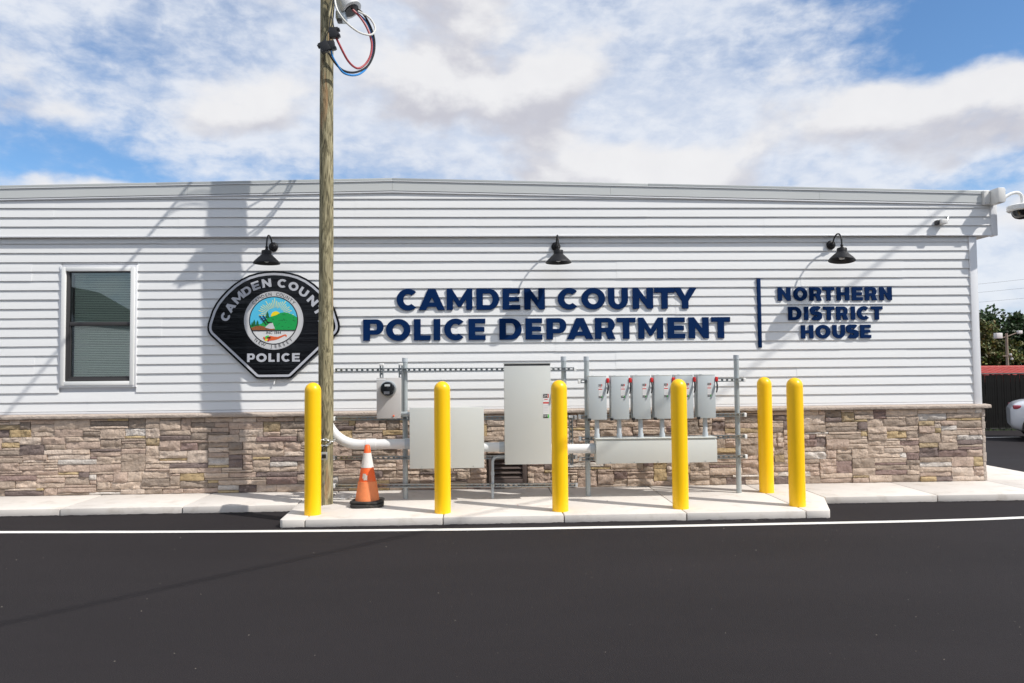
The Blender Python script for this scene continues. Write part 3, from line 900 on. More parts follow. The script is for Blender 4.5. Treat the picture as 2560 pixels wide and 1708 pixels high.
def letter_row(parent, row, zb, zt, tk, sk, yfront=-0.027, depth=0.016):
    h = zt - zb
    for ch, a, b in row:
        shape_mesh('letter', glyph(ch, b - a, h, tk * h, sk * h), a, zb, yfront, depth, M['navy'], parent)

def make_lettering():
    s1 = thing('wall_lettering', 'large navy two-line raised lettering on siding under the middle lamp', 'sign', (0.83, 0, 1.92))
    r1 = [('C', -1.073, -0.81), ('A', -0.799, -0.473), ('M', -0.452, -0.13), ('D', -0.082, 0.205), ('E', 0.247, 0.47), ('N', 0.517, 0.779), ('C', 0.94, 1.207), ('O', 1.239, 1.54), ('U', 1.576, 1.83), ('N', 1.888, 2.149), ('T', 2.165, 2.425), ('Y', 2.409, 2.706)]
    r2 = [('P', -1.486, -1.235), ('O', -1.206, -0.902), ('L', -0.86, -0.654), ('I', -0.616, -0.532), ('C', -0.485, -0.222), ('E', -0.182, 0.032), ('D', 0.203, 0.484), ('E', 0.53, 0.743), ('P', 0.792, 1.046), ('A', 1.052, 1.384), ('R', 1.405, 1.663), ('T', 1.68, 1.921), ('M', 1.953, 2.272), ('E', 2.326, 2.551), ('N', 2.594, 2.854), ('T', 2.887, 3.128)]
    letter_row(s1, r1, 2.299, 2.562, .315, .225)
    letter_row(s1, r2, 1.922, 2.188, .315, .225)
    s2 = thing('wall_lettering', 'smaller navy three-line raised lettering right of the vertical bar', 'sign', (4.49, 0, 1.91))
    n1 = [('N', 3.749, 3.917), ('O', 3.951, 4.132), ('R', 4.159, 4.319), ('T', 4.332, 4.484), ('H', 4.513, 4.678), ('E', 4.712, 4.853), ('R', 4.882, 5.038), ('N', 5.072, 5.233)]
    n2 = [('D', 3.878, 4.051), ('I', 4.085, 4.14), ('S', 4.167, 4.312), ('T', 4.332, 4.477), ('R', 4.501, 4.656), ('I', 4.692, 4.746), ('C', 4.773, 4.938), ('T', 4.953, 5.106)]
    n3 = [('H', 4.038, 4.199), ('O', 4.228, 4.419), ('U', 4.446, 4.609), ('S', 4.63, 4.78), ('E', 4.807, 4.947)]
    letter_row(s2, n1, 2.391, 2.561, .325, .235)
    letter_row(s2, n2, 2.143, 2.313, .325, .235)
    letter_row(s2, n3, 1.909, 2.079, .325, .235)
    o = MB().box(3.484, 3.530, -0.028, -0.004, 1.797, 2.676).build('divider_bar', M['navy'], bevel=0.002, loc=(3.507, -0.03, 1.797))
    tag(o, 'tall thin navy bar dividing the two groups of lettering', 'sign bar')
make_lettering()

# ------------------------------------------------------------------ badge sign
def offset_loop(lp, d):
    n = len(lp); out = []
    for i in range(n):
        p0, p1, p2 = Vector(lp[i - 1]), Vector(lp[i]), Vector(lp[(i + 1) % n])
        n1 = (p1 - p0).normalized(); n2 = (p2 - p1).normalized()
        a = Vector((-n1.y, n1.x)); b = Vector((-n2.y, n2.x)); m = (a + b)
        m.normalize(); k = d / max(0.35, m.dot(a))
        out.append(tuple(p1 + m * k))
    return out

def make_badge():
    cx, cz = -2.574, 2.18
    b = thing('badge_sign', 'black shield-shaped sign with silver border and round coloured seal', 'sign', (cx, 0, 1.46))
    half = [(0, 0.613), (-0.10, 0.608), (-0.19, 0.594), (-0.30, 0.563), (-0.40, 0.515), (-0.49, 0.452), (-0.567, 0.383), (-0.64, 0.305), (-0.702, 0.222), (-0.75, 0.13),
            (-0.782, 0.03), (-0.800, -0.03), (-0.806, -0.075), (-0.803, -0.115), (-0.790, -0.150), (-0.768, -0.180), (-0.236, -0.690), (-0.222, -0.703), (-0.200, -0.714), (-0.175, -0.718)]
    lp = half + [(-x, z) for x, z in half[:0:-1]]
    lp = lp[::1]
    # orientation: half goes anticlockwise from the top to the left and down: inward is to the left of travel
    yf = -0.052
    shape_mesh('panel', [lp], cx, cz, yf, 0.030, M['black_sign'], b, bevel=0.0)
    shape_mesh('mounting_pan', [offset_loop(lp, 0.06)], cx, cz, -0.0215, 0.016, M['lampblack'], b)
    o1, o2 = offset_loop(lp, 0.024), offset_loop(lp, 0.052)
    shape_mesh('border_stripe', [o1, o2], cx, cz, yf - 0.0035, 0.003, M['silver'], b)
    word = [('C', -.586, .05, 64, .105), ('A', -.529, .167, 56, .118), ('M', -.432, .284, 46, .135), ('D', -.331, .366, 33, .112), ('E', -.221, .431, 20, .095), ('N', -.089, .462, 7, .112),
            ('C', .101, .458, -8, .112), ('O', .240, .420, -20, .122), ('U', .362, .347, -34, .112), ('N', .474, .240, -47, .115), ('T', .545, .118, -58, .105), ('Y', .592, .000, -66, .110)]
    for ch, x, z, a, w in word:
        h = 0.104
        lps = [[(p - w / 2, q - h / 2) for p, q in l] for l in glyph(ch, w, h, .31 * h, .23 * h)]
        shape_mesh('letter', lps, cx + x, cz + z, yf - 0.004, 0.0045, M['silver'], b, rot=R(a))
    for ch, a, e in [('P', -.321, -.227), ('O', -.210, -.084), ('L', -.062, .014), ('I', .041, .072), ('C', .096, .204), ('E', .225, .319)]:
        shape_mesh('letter', glyph(ch, e - a, .104, .031, .024), cx + a, cz - .5085, yf - 0.004, 0.0045, M['silver'], b)
    # the round seal
    y = yf - 0.004
    seal = shape_mesh('seal', [ell(0, 0, .360, .360, 0, 357, 71)], cx, cz, y, 0.012, M['ringwhite'], b)
    y -= 0.0012
    shape_mesh('outer_ring_line', [ell(0, 0, .352, .352, 0, 357, 71), ell(0, 0, .349, .349, 0, 357, 71)], cx, cz, y, .001, M['silver'], seal)
    shape_mesh('inner_ring_line', [ell(0, 0, .298, .298, 0, 357, 71), ell(0, 0, .286, .286, 0, 357, 71)], cx, cz, y, .001, M['s_black'], seal)
    HZ = -0.122   # top of the white foot
    a0 = math.degrees(math.asin(HZ / .287))
    shape_mesh('painted_sky', [ell(0, 0, .287, .287, a0, 180 - a0, 50)], cx, cz, y + .0004, .001, M['s_sky'], seal)
    y -= 0.001
    rays = []
    rnd = random.Random(2)
    sx, sz = 0.025, 0.055
    for i in range(24):
        a = R(4 + i * 7.5)
        r0, r1 = .095 + .02 * rnd.random(), .17 + .05 * rnd.random()
        dx, dz = math.cos(a), math.sin(a); w0, w1 = .0025, .005
        q = [(sx + dx * r0 - dz * w0, sz + dz * r0 + dx * w0), (sx + dx * r0 + dz * w0, sz + dz * r0 - dx * w0), (sx + dx * r1 + dz * w1, sz + dz * r1 - dx * w1), (sx + dx * r1 - dz * w1, sz + dz * r1 + dx * w1)]
        if all(p * p + r * r < .28 ** 2 for p, r in q): rays.append(q)
    shape_mesh('painted_rays', rays, cx, cz, y, .001, M['s_ray'], seal)
    shape_mesh('painted_sun', [ell(sx, sz, .058, .058, 0, 355, 30)], cx, cz, y - .0006, .001, M['s_yellow'], seal)
    y -= 0.0012
    rim = ell(0, 0, .286, .286, -25.2, 9, 14)
    hill = [(-.28, HZ + .02), (-.20, HZ + .052), (-.13, HZ + .06), (-.10, .02), (-.07, .055), (-.04, .06), (0, .062), (.04, .075), (.08, .092), (.13, .098), (.18, .09), (.22, .075), (.25, .05)]
    hill = [(.259, HZ), (-.259, HZ)] + ell(0, 0, .286, .286, 205.2, 190, 5) + [(-.25, .0 - .06), (-.20, -.055), (-.15, -.04), (-.10, .0), (-.07, .035), (-.02, .05), (.03, .065), (.08, .092), (.13, .100), (.18, .09), (.23, .07), (.27, .045)] + ell(0, 0, .286, .286, 7, -25, 12)
    shape_mesh('painted_hill', [hill], cx, cz, y, .001, M['s_green'], seal)
    y -= .0008
    for i, (tx, tz, w, h) in enumerate([(-.235, -.07, .05, .085), (-.195, -.065, .045, .07), (-.075, .03, .055, .085), (-.26, -.075, .03, .06)]):
        shape_mesh('painted_tree', [[(tx - w / 2, tz), (tx + w / 2, tz), (tx + w * .22, tz + h * .45), (tx + w * .33, tz + h * .45), (tx, tz + h), (tx - w * .33, tz + h * .45), (tx - w * .22, tz + h * .45)]], cx, cz, y, .001, M['s_dkgreen'], seal)
    field = [(.02, HZ), (.005, -.10), (-.06, -.095), (-.11, -.075), (-.16, -.062), (-.21, -.068), (-.265, -.085)] + ell(0, 0, .284, .284, 198, 205, 3)
    shape_mesh('painted_field', [field], cx, cz, y - .0004, .001, M['s_brown'], seal)
    y -= .0012
    shape_mesh('painted_plough', [[(-.105, -.085), (-.06, -.045), (-.03, -.028), (-.01, -.03), (.0, -.06), (.018, -.10), (-.03, -.105), (-.08, -.095)]], cx, cz, y, .001, M['ringwhite'], seal)
    for k, (p0, p1) in enumerate([((-.09, -.05), (-.17, .06)), ((-.065, -.035), (-.13, .065)), ((-.155, .02), (-.105, .04)), ((-.13, -.01), (-.085, .012)), ((-.02, -.03), (-.08, -.02))]):
        p0, p1 = Vector(p0), Vector(p1); n = Vector((-(p1 - p0).y, (p1 - p0).x)).normalized() * .0055
        shape_mesh('painted_plough_handle', [[tuple(p0 - n), tuple(p0 + n), tuple(p1 + n), tuple(p1 - n)]], cx, cz, y - .0006, .001, M['s_black'] if k != 2 else M['s_blue'], seal)
    shape_mesh('painted_ground_line', [[(-.258, HZ - .006), (.258, HZ - .006), (.258, HZ + .004), (-.258, HZ + .004)]], cx, cz, y, .001, M['s_black'], seal)
    foot = ell(0, 0, .285, .285, -154, -26, 30)
    shape_mesh('white_foot', [foot], cx, cz, yf - .0046, .001, M['s_white'], seal)
    y = yf - .0062
    text_mesh('foot_text', 'INC 1844', cx, cz - .153, y, .046, M['s_black'], seal)
    horn = [(-.085, -.20), (-.04, -.19), (0, -.197), (.05, -.203), (.09, -.190), (.12, -.178), (.14, -.172), (.158, -.178), (.160, -.200), (.148, -.203), (.143, -.188), (.128, -.192), (.10, -.207), (.06, -.228), (.01, -.243), (-.05, -.250), (-.09, -.245)]
    shape_mesh('painted_horn', [horn], cx, cz, y, .001, M['s_orange'], seal)
    for i in range(12):
        a, r_ = i * 2.4, .038 * math.sqrt((i + .5) / 12)
        shape_mesh('painted_fruit', [ell(-.08 + 1.15 * r_ * math.cos(a), -.222 + .8 * r_ * math.sin(a), .011, .011, 0, 330, 11)], cx, cz, y - .0008 - .0001 * i, .001,
                   [M['s_red'], M['s_g'], M['s_yellow'], M['s_black'], M['s_orange']][i % 5], seal)
    y = yf - .0056
    for txt, up in (('CAMDEN COUNTY', True), ('NEW JERSEY', False)):
        n = len(txt); span = 96 if up else 82
        for i, ch in enumerate(txt):
            if ch == ' ': continue
            f = i / (n - 1) - .5
            if up:
                a = R(90 - f * span); rr = .323; rot = a - math.pi / 2
            else:
                a = R(270 + f * span); rr = .323; rot = a + math.pi / 2
            text_mesh('ring_letter', ch, cx + rr * math.cos(a), cz + rr * math.sin(a), y, .056, M['s_black'], seal, rot=rot)
    # little drain tube hanging below the sign
    o = MB().tube([(cx + .012, -0.03, 1.478), (cx + .012, -0.03, 1.45), (cx + .004, -0.034, 1.42), (cx - .002, -0.036, 1.395)], 0.008, 8).build('drain_tube', M['capwhite'], b, smooth=True)
make_badge()

# ------------------------------------------------------------------ gooseneck lamps
def make_lamp(x, zoff, label, tilt=(0, 0)):
    L0 = Vector((x, 0, 3.09 + zoff))
    t = thing('gooseneck_lamp', label, 'lamp', L0, 'black gooseneck lamps along the wall')
    z = 3.09 + zoff
    MB().lathe([(0.0, .012), (.052, .012), (.058, .020), (.058, .030), (.050, .040), (.034, .044), (.030, .060), (.022, .066), (.0, .068)], (x, 0, z), 24, '-y', cap=False).build('wall_plate', M['lampblack'], t, smooth=True)
    pts = smooth_pts([(x, -0.05, z), (x, -0.085, z + .035), (x, -0.125, z + .080), (x, -0.185, z + .108), (x, -0.245, z + .098), (x, -0.285, z + .055), (x, -0.30, z + .0), (x, -0.302, z - .055)], 6)
    MB().tube(pts, 0.0095, 10).build('arm', M['lampblack'], t, smooth=True)
    MB().lathe([(0, -.09), (.017, -.088), (.020, -.075), (.014, -.062), (.019, -.052), (.014, -.040), (0, -.038)], (x, -0.302, z), 14).build('swivel', M['lampblack'], t, smooth=True)
    c = Vector((x, -0.302, z - .085))
    prof = [(.0, .0), (.030, .0), (.056, -.006), (.059, -.012), (.059, -.055), (.068, -.062), (.095, -.088), (.130, -.122), (.150, -.145), (.158, -.158), (.158, -.163), (.151, -.160), (.12, -.125), (.085, -.092), (.0, -.075)]
    m = MB(); m.lathe(prof, (0, 0, 0), 36, cap=False)
    mt = Matrix.Rotation(R(tilt[0]), 3, 'X') @ Matrix.Rotation(R(tilt[1]), 3, 'Y')
    m.v = [tuple(c + mt @ Vector(v)) for v in m.v]
    m.build('shade', M['lampblack'], t, smooth=True, ang=30)
    m = MB(); m.lathe([(.0, -.078), (.028, -.085), (.040, -.11), (.030, -.140), (0, -.152)], (0, 0, 0), 16, cap=False)
    m.v = [tuple(c + mt @ Vector(v)) for v in m.v]
    m.build('bulb', M['bulb'], t, smooth=True)
make_lamp(-2.59, 0.005, 'black gooseneck wall lamp above the round-sealed badge sign')
make_lamp(0.925, 0.0, 'black gooseneck wall lamp above the large two-line lettering')
make_lamp(4.455, 0.012, 'tilted black gooseneck wall lamp above the smaller three-line lettering', (-6, 5))

def make_sensor():
    t = thing('wall_sensor', 'small white sensor box with bracket on the upper siding near the roof end', 'sensor', (5.92, -0.06, 3.40))
    MB().box(5.80, 5.835, -0.115, -0.055, 3.345, 3.405).build('back_box', M['frame_dark'], t, bevel=0.004)
    MB().box(5.832, 5.918, -0.150, -0.07, 3.352, 3.412).build('housing', M['camwhite'], t, bevel=0.006)
    MB().tube([(5.915, -0.10, 3.39), (5.945, -0.09, 3.405), (5.965, -0.075, 3.44), (5.985, -0.058, 3.455)], 0.013, 8).build('bracket', M['galv'], t, smooth=True)
make_sensor()

def make_security_camera():
    t = thing('security_camera', 'white dome security camera on curved arm at the roof corner', 'camera', (6.55, -0.14, 3.60))
    z0, z1 = 3.605, 3.785
    MB().box(6.428, 6.512, -0.115, -0.072, z0, z1).build('mounting_plate', M['camwhite'], t, bevel=0.004)
    MB().box(6.5125, 6.60, -0.255, -0.076, z0 - .004, z1 + .004).build('junction_box', M['camwhite'], t, bevel=0.006)
    for a in (6.442, 6.498):
        for b in (z0 + .018, z1 - .018):
            MB().lathe([(0, 0), (.007, 0), (.006, .003), (0, .004)], (a, -0.115, b), 8, '-y', cap=False).build('screw', M['galv'], t)
    MB().box(6.6005, 6.612, -0.250, -0.09, z0 + .01, z1 - .01).build('flange', M['capwhite'], t, bevel=0.004)
    pts = smooth_pts([(6.605, -0.20, 3.66), (6.65, -0.20, 3.685), (6.72, -0.20, 3.722), (6.79, -0.20, 3.735), (6.84, -0.20, 3.715), (6.862, -0.20, 3.66), (6.862, -0.20, 3.585)], 6)
    MB().tube(pts, 0.021, 12).build('arm', M['capwhite'], t, smooth=True)
    c = (6.862, -0.20, 0)
    MB().lathe([(0, 3.592), (.05, 3.592), (.15, 3.578), (.170, 3.565), (.172, 3.512), (.158, 3.500), (0, 3.500)], c, 32, cap=False).build('housing', M['capwhite'], t, smooth=True, ang=35)
    MB().lathe([(.128, 3.4995), (.126, 3.485), (.112, 3.445), (.085, 3.415), (.045, 3.400), (0, 3.397)], c, 32, cap=False).build('dome', M['camdome'], t, smooth=True)
make_security_camera()

# ------------------------------------------------------------------ utility pole
PX, PY = -1.760, -0.885
def make_pole():
    t = thing('utility_pole', 'weathered round wooden utility pole standing on the concrete pad', 'pole', (PX, PY, 0.08))
    m = MB(); n, seg = 26, 60; vs_ = []
    H0, H1 = 0.06, 6.9
    for j in range(seg + 1):
        f = j / seg; z = H0 + (H1 - H0) * f; r = 0.0835 - 0.011 * f
        ox = 0.012 * f + .004 * noise.noise(Vector((0, 0, z * .8)))
        for i in range(n):
            a = 2 * math.pi * i / n
            rr = r * (1 + 0.05 * noise.noise(Vector((math.cos(a) * 1.2, math.sin(a) * 1.2, z * 1.3))) + .016 * noise.noise(Vector((math.cos(a) * 5, math.sin(a) * 5, z * 1.1))))
            vs_.append((PX + ox + rr * math.cos(a), PY + rr * math.sin(a), z))
    fs = [(j * n + i, j * n + (i + 1) % n, (j + 1) * n + (i + 1) % n, (j + 1) * n + i) for j in range(seg) for i in range(n)]
    fs += [tuple(seg * n + i for i in range(n))]
    m.add(vs_, fs); m.build('shaft', M['pole'], t, smooth=True, ang=60)
    # service riser behind the pole
    RX, RY = -1.790, -0.742
    r = 0.057
    pts = [(RX, RY, 5.62), (RX, RY, 1.10)]
    arc = [(RX + .38 * (1 - math.cos(R(a))), RY, 1.095 - .38 * math.sin(R(a))) for a in range(0, 91, 9)]
    cond = thing('service_riser', 'white plastic conduit elbow curving from the pole to the square grey cabinet', 'conduit', (RX, RY, .73))
    MB().tube(pts + arc + [(-0.83, RY, 0.715)], r, 20).build('conduit', M['pvc'], cond, smooth=True)
    MB().tube([(-1.335, RY, .715), (-1.220, RY, .715)], r + .007, 20).build('coupling', M['pvc'], cond, smooth=True)
    MB().tube([(-0.895, RY, .715), (-0.823, RY, .715)], r + .006, 20).build('hub', M['pvcgrey'], cond, smooth=True)
    MB().tube([(RX, RY, 1.12), (RX, RY, 1.28)], r + .007, 20).build('coupling', M['pvc'], cond, smooth=True)
    # weatherhead
    wh = thing('weatherhead', 'pale grey hooded weatherhead behind the pole with cables emerging', 'weatherhead', (RX, RY, 5.58))
    ax = Vector((0.54, -0.12, -0.84)).normalized()
    m = MB(); m.lathe([(.0, -.235), (.07, -.22), (.112, -.17), (.130, -.09), (.134, .0), (.132, .05), (.122, .055), (.0, .048)], (0, 0, 0), 28, cap=False)
    q = Vector((0, 0, 1)).rotation_difference(ax).to_matrix(); c = Vector((-1.527, RY, 5.775))
    m.v = [tuple(c + q @ Vector(v)) for v in m.v]; m.build('hood', M['headgrey'], wh, smooth=True)
    m = MB(); m.lathe([(.0, .0), (.085, .0), (.092, .008), (.088, .014), (.0, .016)], (0, 0, 0), 24, cap=False)
    m.v = [tuple(c + ax * .05 + q @ Vector(v)) for v in m.v]; m.build('insulator_face', M['darkmetal'], wh, smooth=True)
    MB().box(-1.67, -1.555, RY - .07, RY + .07, 5.60, 5.70).build('clamp', M['galv'], wh, bevel=0.012)
    MB().box(-1.655, -1.60, RY - .075, RY + .0, 5.575, 5.60).build('clamp_bolt', M['darkmetal'], wh, bevel=0.004)
    # cables
    def cable(name, label, pts, r, mm, group=None):
        o = MB().tube(smooth_pts([(x, y, z) for x, z, y in pts], 6), r, 8).build(name, mm, smooth=True, loc=(pts[-1][0], pts[-1][2], pts[-1][1]))
        tag(o, label, 'cable', group)
    cable('service_cable', 'red insulated service cable looping beside the pole top', [(-1.478, 5.724, -0.78), (-1.401, 5.656, -0.75), (-1.335, 5.562, -0.72), (-1.288, 5.445, -0.7), (-1.272, 5.341, -0.69), (-1.289, 5.215, -0.7), (-1.34, 5.105, -0.73), (-1.406, 5.03, -0.79), (-1.458, 5.024, -0.86), (-1.506, 5.059, -0.94), (-1.548, 5.129, -1.02), (-1.618, 5.275, -1.085)], .0125, M['cable_red'])
    cable('service_cable', 'thick black service cable looping outside the red one', [(-1.419, 5.737, -0.78), (-1.361, 5.691, -0.74), (-1.303, 5.603, -0.7), (-1.26, 5.496, -0.67), (-1.244, 5.385, -0.66), (-1.255, 5.253, -0.67), (-1.302, 5.113, -0.71), (-1.369, 5.021, -0.77), (-1.464, 4.95, -0.86), (-1.554, 4.933, -0.96), (-1.623, 4.98, -1.04), (-1.687, 5.074, -1.1)], .0125, M['cable_black'])
    cable('service_cable', 'bright blue service cable sagging lowest under the black loop', [(-1.452, 5.71, -0.76), (-1.338, 5.627, -0.7), (-1.281, 5.505, -0.65), (-1.261, 5.368, -0.63), (-1.276, 5.219, -0.65), (-1.321, 5.093, -0.7), (-1.359, 5.007, -0.76), (-1.413, 4.943, -0.82), (-1.481, 4.907, -0.89), (-1.552, 4.906, -0.97), (-1.608, 4.973, -1.03), (-1.645, 5.036, -1.07), (-1.658, 5.096, -1.09)], .0118, M['cable_blue'])
    cable('service_cable', 'white service cable in a wide loop crossing in front of the weatherhead', [(-1.646, 5.906, -0.93), (-1.641, 5.767, -0.98), (-1.628, 5.676, -1.02), (-1.603, 5.589, -1.03), (-1.546, 5.505, -1.0), (-1.472, 5.448, -0.94), (-1.382, 5.416, -0.86), (-1.295, 5.423, -0.79), (-1.248, 5.458, -0.75), (-1.229, 5.533, -0.72), (-1.258, 5.611, -0.72), (-1.314, 5.667, -0.74), (-1.419, 5.706, -0.78)], .0112, M['cable_white'])
    cable('drop_wire', 'thin black wire running down the pole front into the upper connector', [(-1.70, 6.20, -1.32), (-1.675, 6.15, -1.22), (-1.655, 6.0, -1.13), (-1.65, 5.80, -1.05), (-1.654, 5.721, -1.02), (-1.667, 5.593, -1.02), (-1.676, 5.541, -1.02), (-1.656, 5.459, -1.02), (-1.630, 5.335, -1.03)], .0062, M['cable_black'])
    cable('drop_wire', 'thin black wire down the pole front into the right of the lower connector', [(-1.70, 6.20, -1.26), (-1.67, 6.13, -1.18), (-1.65, 5.97, -1.10), (-1.644, 5.767, -1.02), (-1.672, 5.575, -1.01), (-1.69, 5.447, -1.02), (-1.693, 5.337, -1.02), (-1.682, 5.195, -1.035)], .0060, M['cable_black'])
    cable('drop_wire', 'thin black wire crossing over to the left of the lower connector', [(-1.70, 6.20, -1.20), (-1.66, 6.10, -1.13), (-1.645, 5.95, -1.06), (-1.641, 5.767, -1.0), (-1.653, 5.545, -1), (-1.661, 5.436, -1.02), (-1.699, 5.355, -1.03), (-1.733, 5.273, -1.03), (-1.738, 5.18, -1.04)], .0060, M['cable_black'])
    # connectors
    def connector(label, cx, cz, w, h, y, rot, fins):
        k = thing('cable_connector', label, 'connector', (cx, y, cz))
        def rb(x0, x1, y0, y1, z0, z1, nm):
            m = MB().box(x0, x1, y0, y1, z0, z1); c_, s_ = math.cos(rot), math.sin(rot)
            m.v = [(cx + a * c_ - d * s_, y + b_, cz + a * s_ + d * c_) for a, b_, d in m.v]
            m.build(nm, M['cable_black'], k, bevel=0.005)
        rb(-w / 2, w / 2, -.03, .03, -h / 2, h / 2, 'body')
        for i, (fx, fz) in enumerate(fins): rb(fx - .012, fx + .012, -.037, .02, fz - .014, fz + .014, 'bolt_head')
    connector('black block connector clamping the red cable', -1.627, 5.300, .10, .115, -1.085, R(4), [(.055, .03), (.055, -.035)])
    connector('black block connector clamping the black cable, lower left on the pole', -1.728, 5.135, .105, .115, -1.10, R(28), [(-.055, .03), (-.05, -.04)])
    connector('black block connector clamping the blue cable, lowest right on the pole', -1.655, 5.155, .075, .10, -1.09, R(8), [(.04, -.035)])
    # guy staple and small hardware
    MB().tube([(PX + .005, PY - .09, .30), (PX + .005, PY - .094, .34)], .006, 6).build('staple', M['galv'], t)
    MB().tube([(PX + .03, PY + .0, 6.2), (PX + .03, PY - .12, 6.2)], .014, 8).build('wire_bolt', M['galv'], t)
    # chain and lock box
    m = MB(); nl = 22
    for i in range(nl):
        a = 2 * math.pi * i / nl; rr = 0.098
        c = Vector((PX + rr * math.cos(a), PY + rr * math.sin(a), 0.785 + .014 * math.sin(3 * a)))
        tdir = Vector((-math.sin(a), math.cos(a), 0)); up = Vector((0, 0, 1)) if i % 2 else Vector((math.cos(a), math.sin(a), 0))
        m.tube([c + tdir * .019 * math.cos(q) + up * .012 * math.sin(q) for q in [2 * math.pi * j / 10 for j in range(10)]], .0042, 6, closed=True)
    for i in range(8):
        c = Vector((PX - .05 + i * .016, PY - .105, 0.752 - .03 * math.sin(i / 7 * math.pi))); tdir = Vector((1, 0, -.6 + i * .17)).normalized()
        up = Vector((0, -1, 0)) if i % 2 else Vector((0, .3, 1)).normalized()
        m.tube([c + tdir * .019 * math.cos(q) + up * .012 * math.sin(q) for q in [2 * math.pi * j / 10 for j in range(10)]], .0042, 6, closed=True)
    o = m.build('chain', M['chain'], smooth=True, loc=(PX, PY, .74)); tag(o, 'zinc chain wrapped round the wooden pole near its foot', 'chain')
    lk = thing('lock_box', 'silver combination lock box hanging from the chain on the pole', 'lock box', (PX + .012, PY - .115, .57))
    lx, ly = PX + .012, PY - .118
    MB().box(lx - .032, lx + .032, ly - .016, ly + .016, .575, .665).build('body', M['chain'], lk, bevel=0.007)
    MB().box(lx - .022, lx + .022, ly - .019, ly - .0155, .598, .640).build('dial_panel', M['s_black'], lk, bevel=0.001)
    MB().tube([(lx - .021, ly, .66), (lx - .021, ly, .705)] + [(lx - .021 * math.cos(R(a)), ly, .705 + .021 * math.sin(R(a))) for a in range(15, 166, 15)] + [(lx + .021, ly, .705), (lx + .021, ly, .66)], .006, 8).build('shackle', M['s_black'], lk, smooth=True)
make_pole()

# ------------------------------------------------------------------ overhead wires
def wire(label, p0, p1, sag, r, name='overhead_wire'):
    p0, p1 = Vector(p0), Vector(p1); n = 24
    pts = [p0.lerp(p1, i / n) - Vector((0, 0, sag * 4 * (i / n) * (1 - i / n))) for i in range(n + 1)]
    o = MB().tube(pts, r, 8).build(name, M['cable_black'], smooth=True, loc=p0); tag(o, label, 'wire')
wire('black service cable running from the pole top out over the road', (PX + .03, PY - .12, 6.2), (-0.70, -16, 6.35), 0.0, .017)
wire('overhead street cable passing high over the road and the building corner', (-6.0, -16.6, 7.45), (20.2, 7.6, 8.70), 0.0, .016)

# ------------------------------------------------------------------ electrical equipment
def strut(parent, x0, x1, z0, z1, y_back, name='strut', slots=True):
    """slotted C channel, open side to the front; z0/z1 = centre height at each end"""
    m = MB(); hh, d, tk = 0.0205, 0.041, 0.0028
    def bx(xa, xb, ya, yb, za, zb):
        k = len(m.v); m.box(xa, xb, ya, yb, za, zb)
        for i in range(k, len(m.v)):
            x, y, z = m.v[i]; m.v[i] = (x, y, z + z0 + (z1 - z0) * (x - x0) / (x1 - x0))
    yb, yf = y_back, y_back - d
    bx(x0, x1, yf, yb, hh - tk, hh); bx(x0, x1, yf, yb, -hh, -hh + tk)
    bx(x0, x1, yf - .0003, yf + tk, hh - .011, hh - tk); bx(x0, x1, yf - .0003, yf + tk, -hh + tk, -hh + .011)
    bx(x0, x1, yb - tk, yb, .0090, hh - tk); bx(x0, x1, yb - tk, yb, -hh + tk, -.0090)
    x = x0
    while x < x1:
        bx(x, min(x + .026, x1), yb - tk, yb - .0002, -.0090, .0090); x += .0595
    s = m.build(name, M['galv'], parent)
    return s

def vstrut(parent, x, z0, z1, y_back):
    m = MB(); hh, d, tk = 0.0205, 0.041, 0.0028; yb, yf = y_back, y_back - d
    m.box(x - hh, x - hh + tk, yf, yb, z0, z1); m.box(x + hh - tk, x + hh, yf, yb, z0, z1)
    m.box(x - hh + tk, x - hh + .011, yf, yf + tk, z0, z1); m.box(x + hh - .011, x + hh - tk, yf, yf + tk, z0, z1)
    m.box(x - hh + tk, x - .0075, yb - tk, yb, z0, z1); m.box(x + .0075, x + hh - tk, yb - tk, yb, z0, z1)
    z = z0
    while z < z1:
        m.box(x - .0075, x + .0075, yb - tk, yb - .0002, z, min(z + .024, z1)); z += .0535
    return m.build('upright_strut', M['galv'], parent)

def cap(parent, x, z, yc, ux=True):
    if ux: m = MB().box(x - .014, x + .014, yc - .0235, yc + .0235, z - .0235, z + .0235)
    else: m = MB().box(x - .0235, x + .0235, yc - .0235, yc + .0235, z - .012, z + .014)
    m.build('end_cap', M['capwhite'], parent, bevel=0.003)

def post(parent, x, y, z1):
    MB().tube([(x, y, .075), (x, y, z1)], .030, 18).build('post', M['pipe'], parent, smooth=True)
    MB().tube([(x, y, z1 - .05), (x, y, z1)], .033, 18).build('post_cap', M['pvcgrey'], parent, smooth=True)

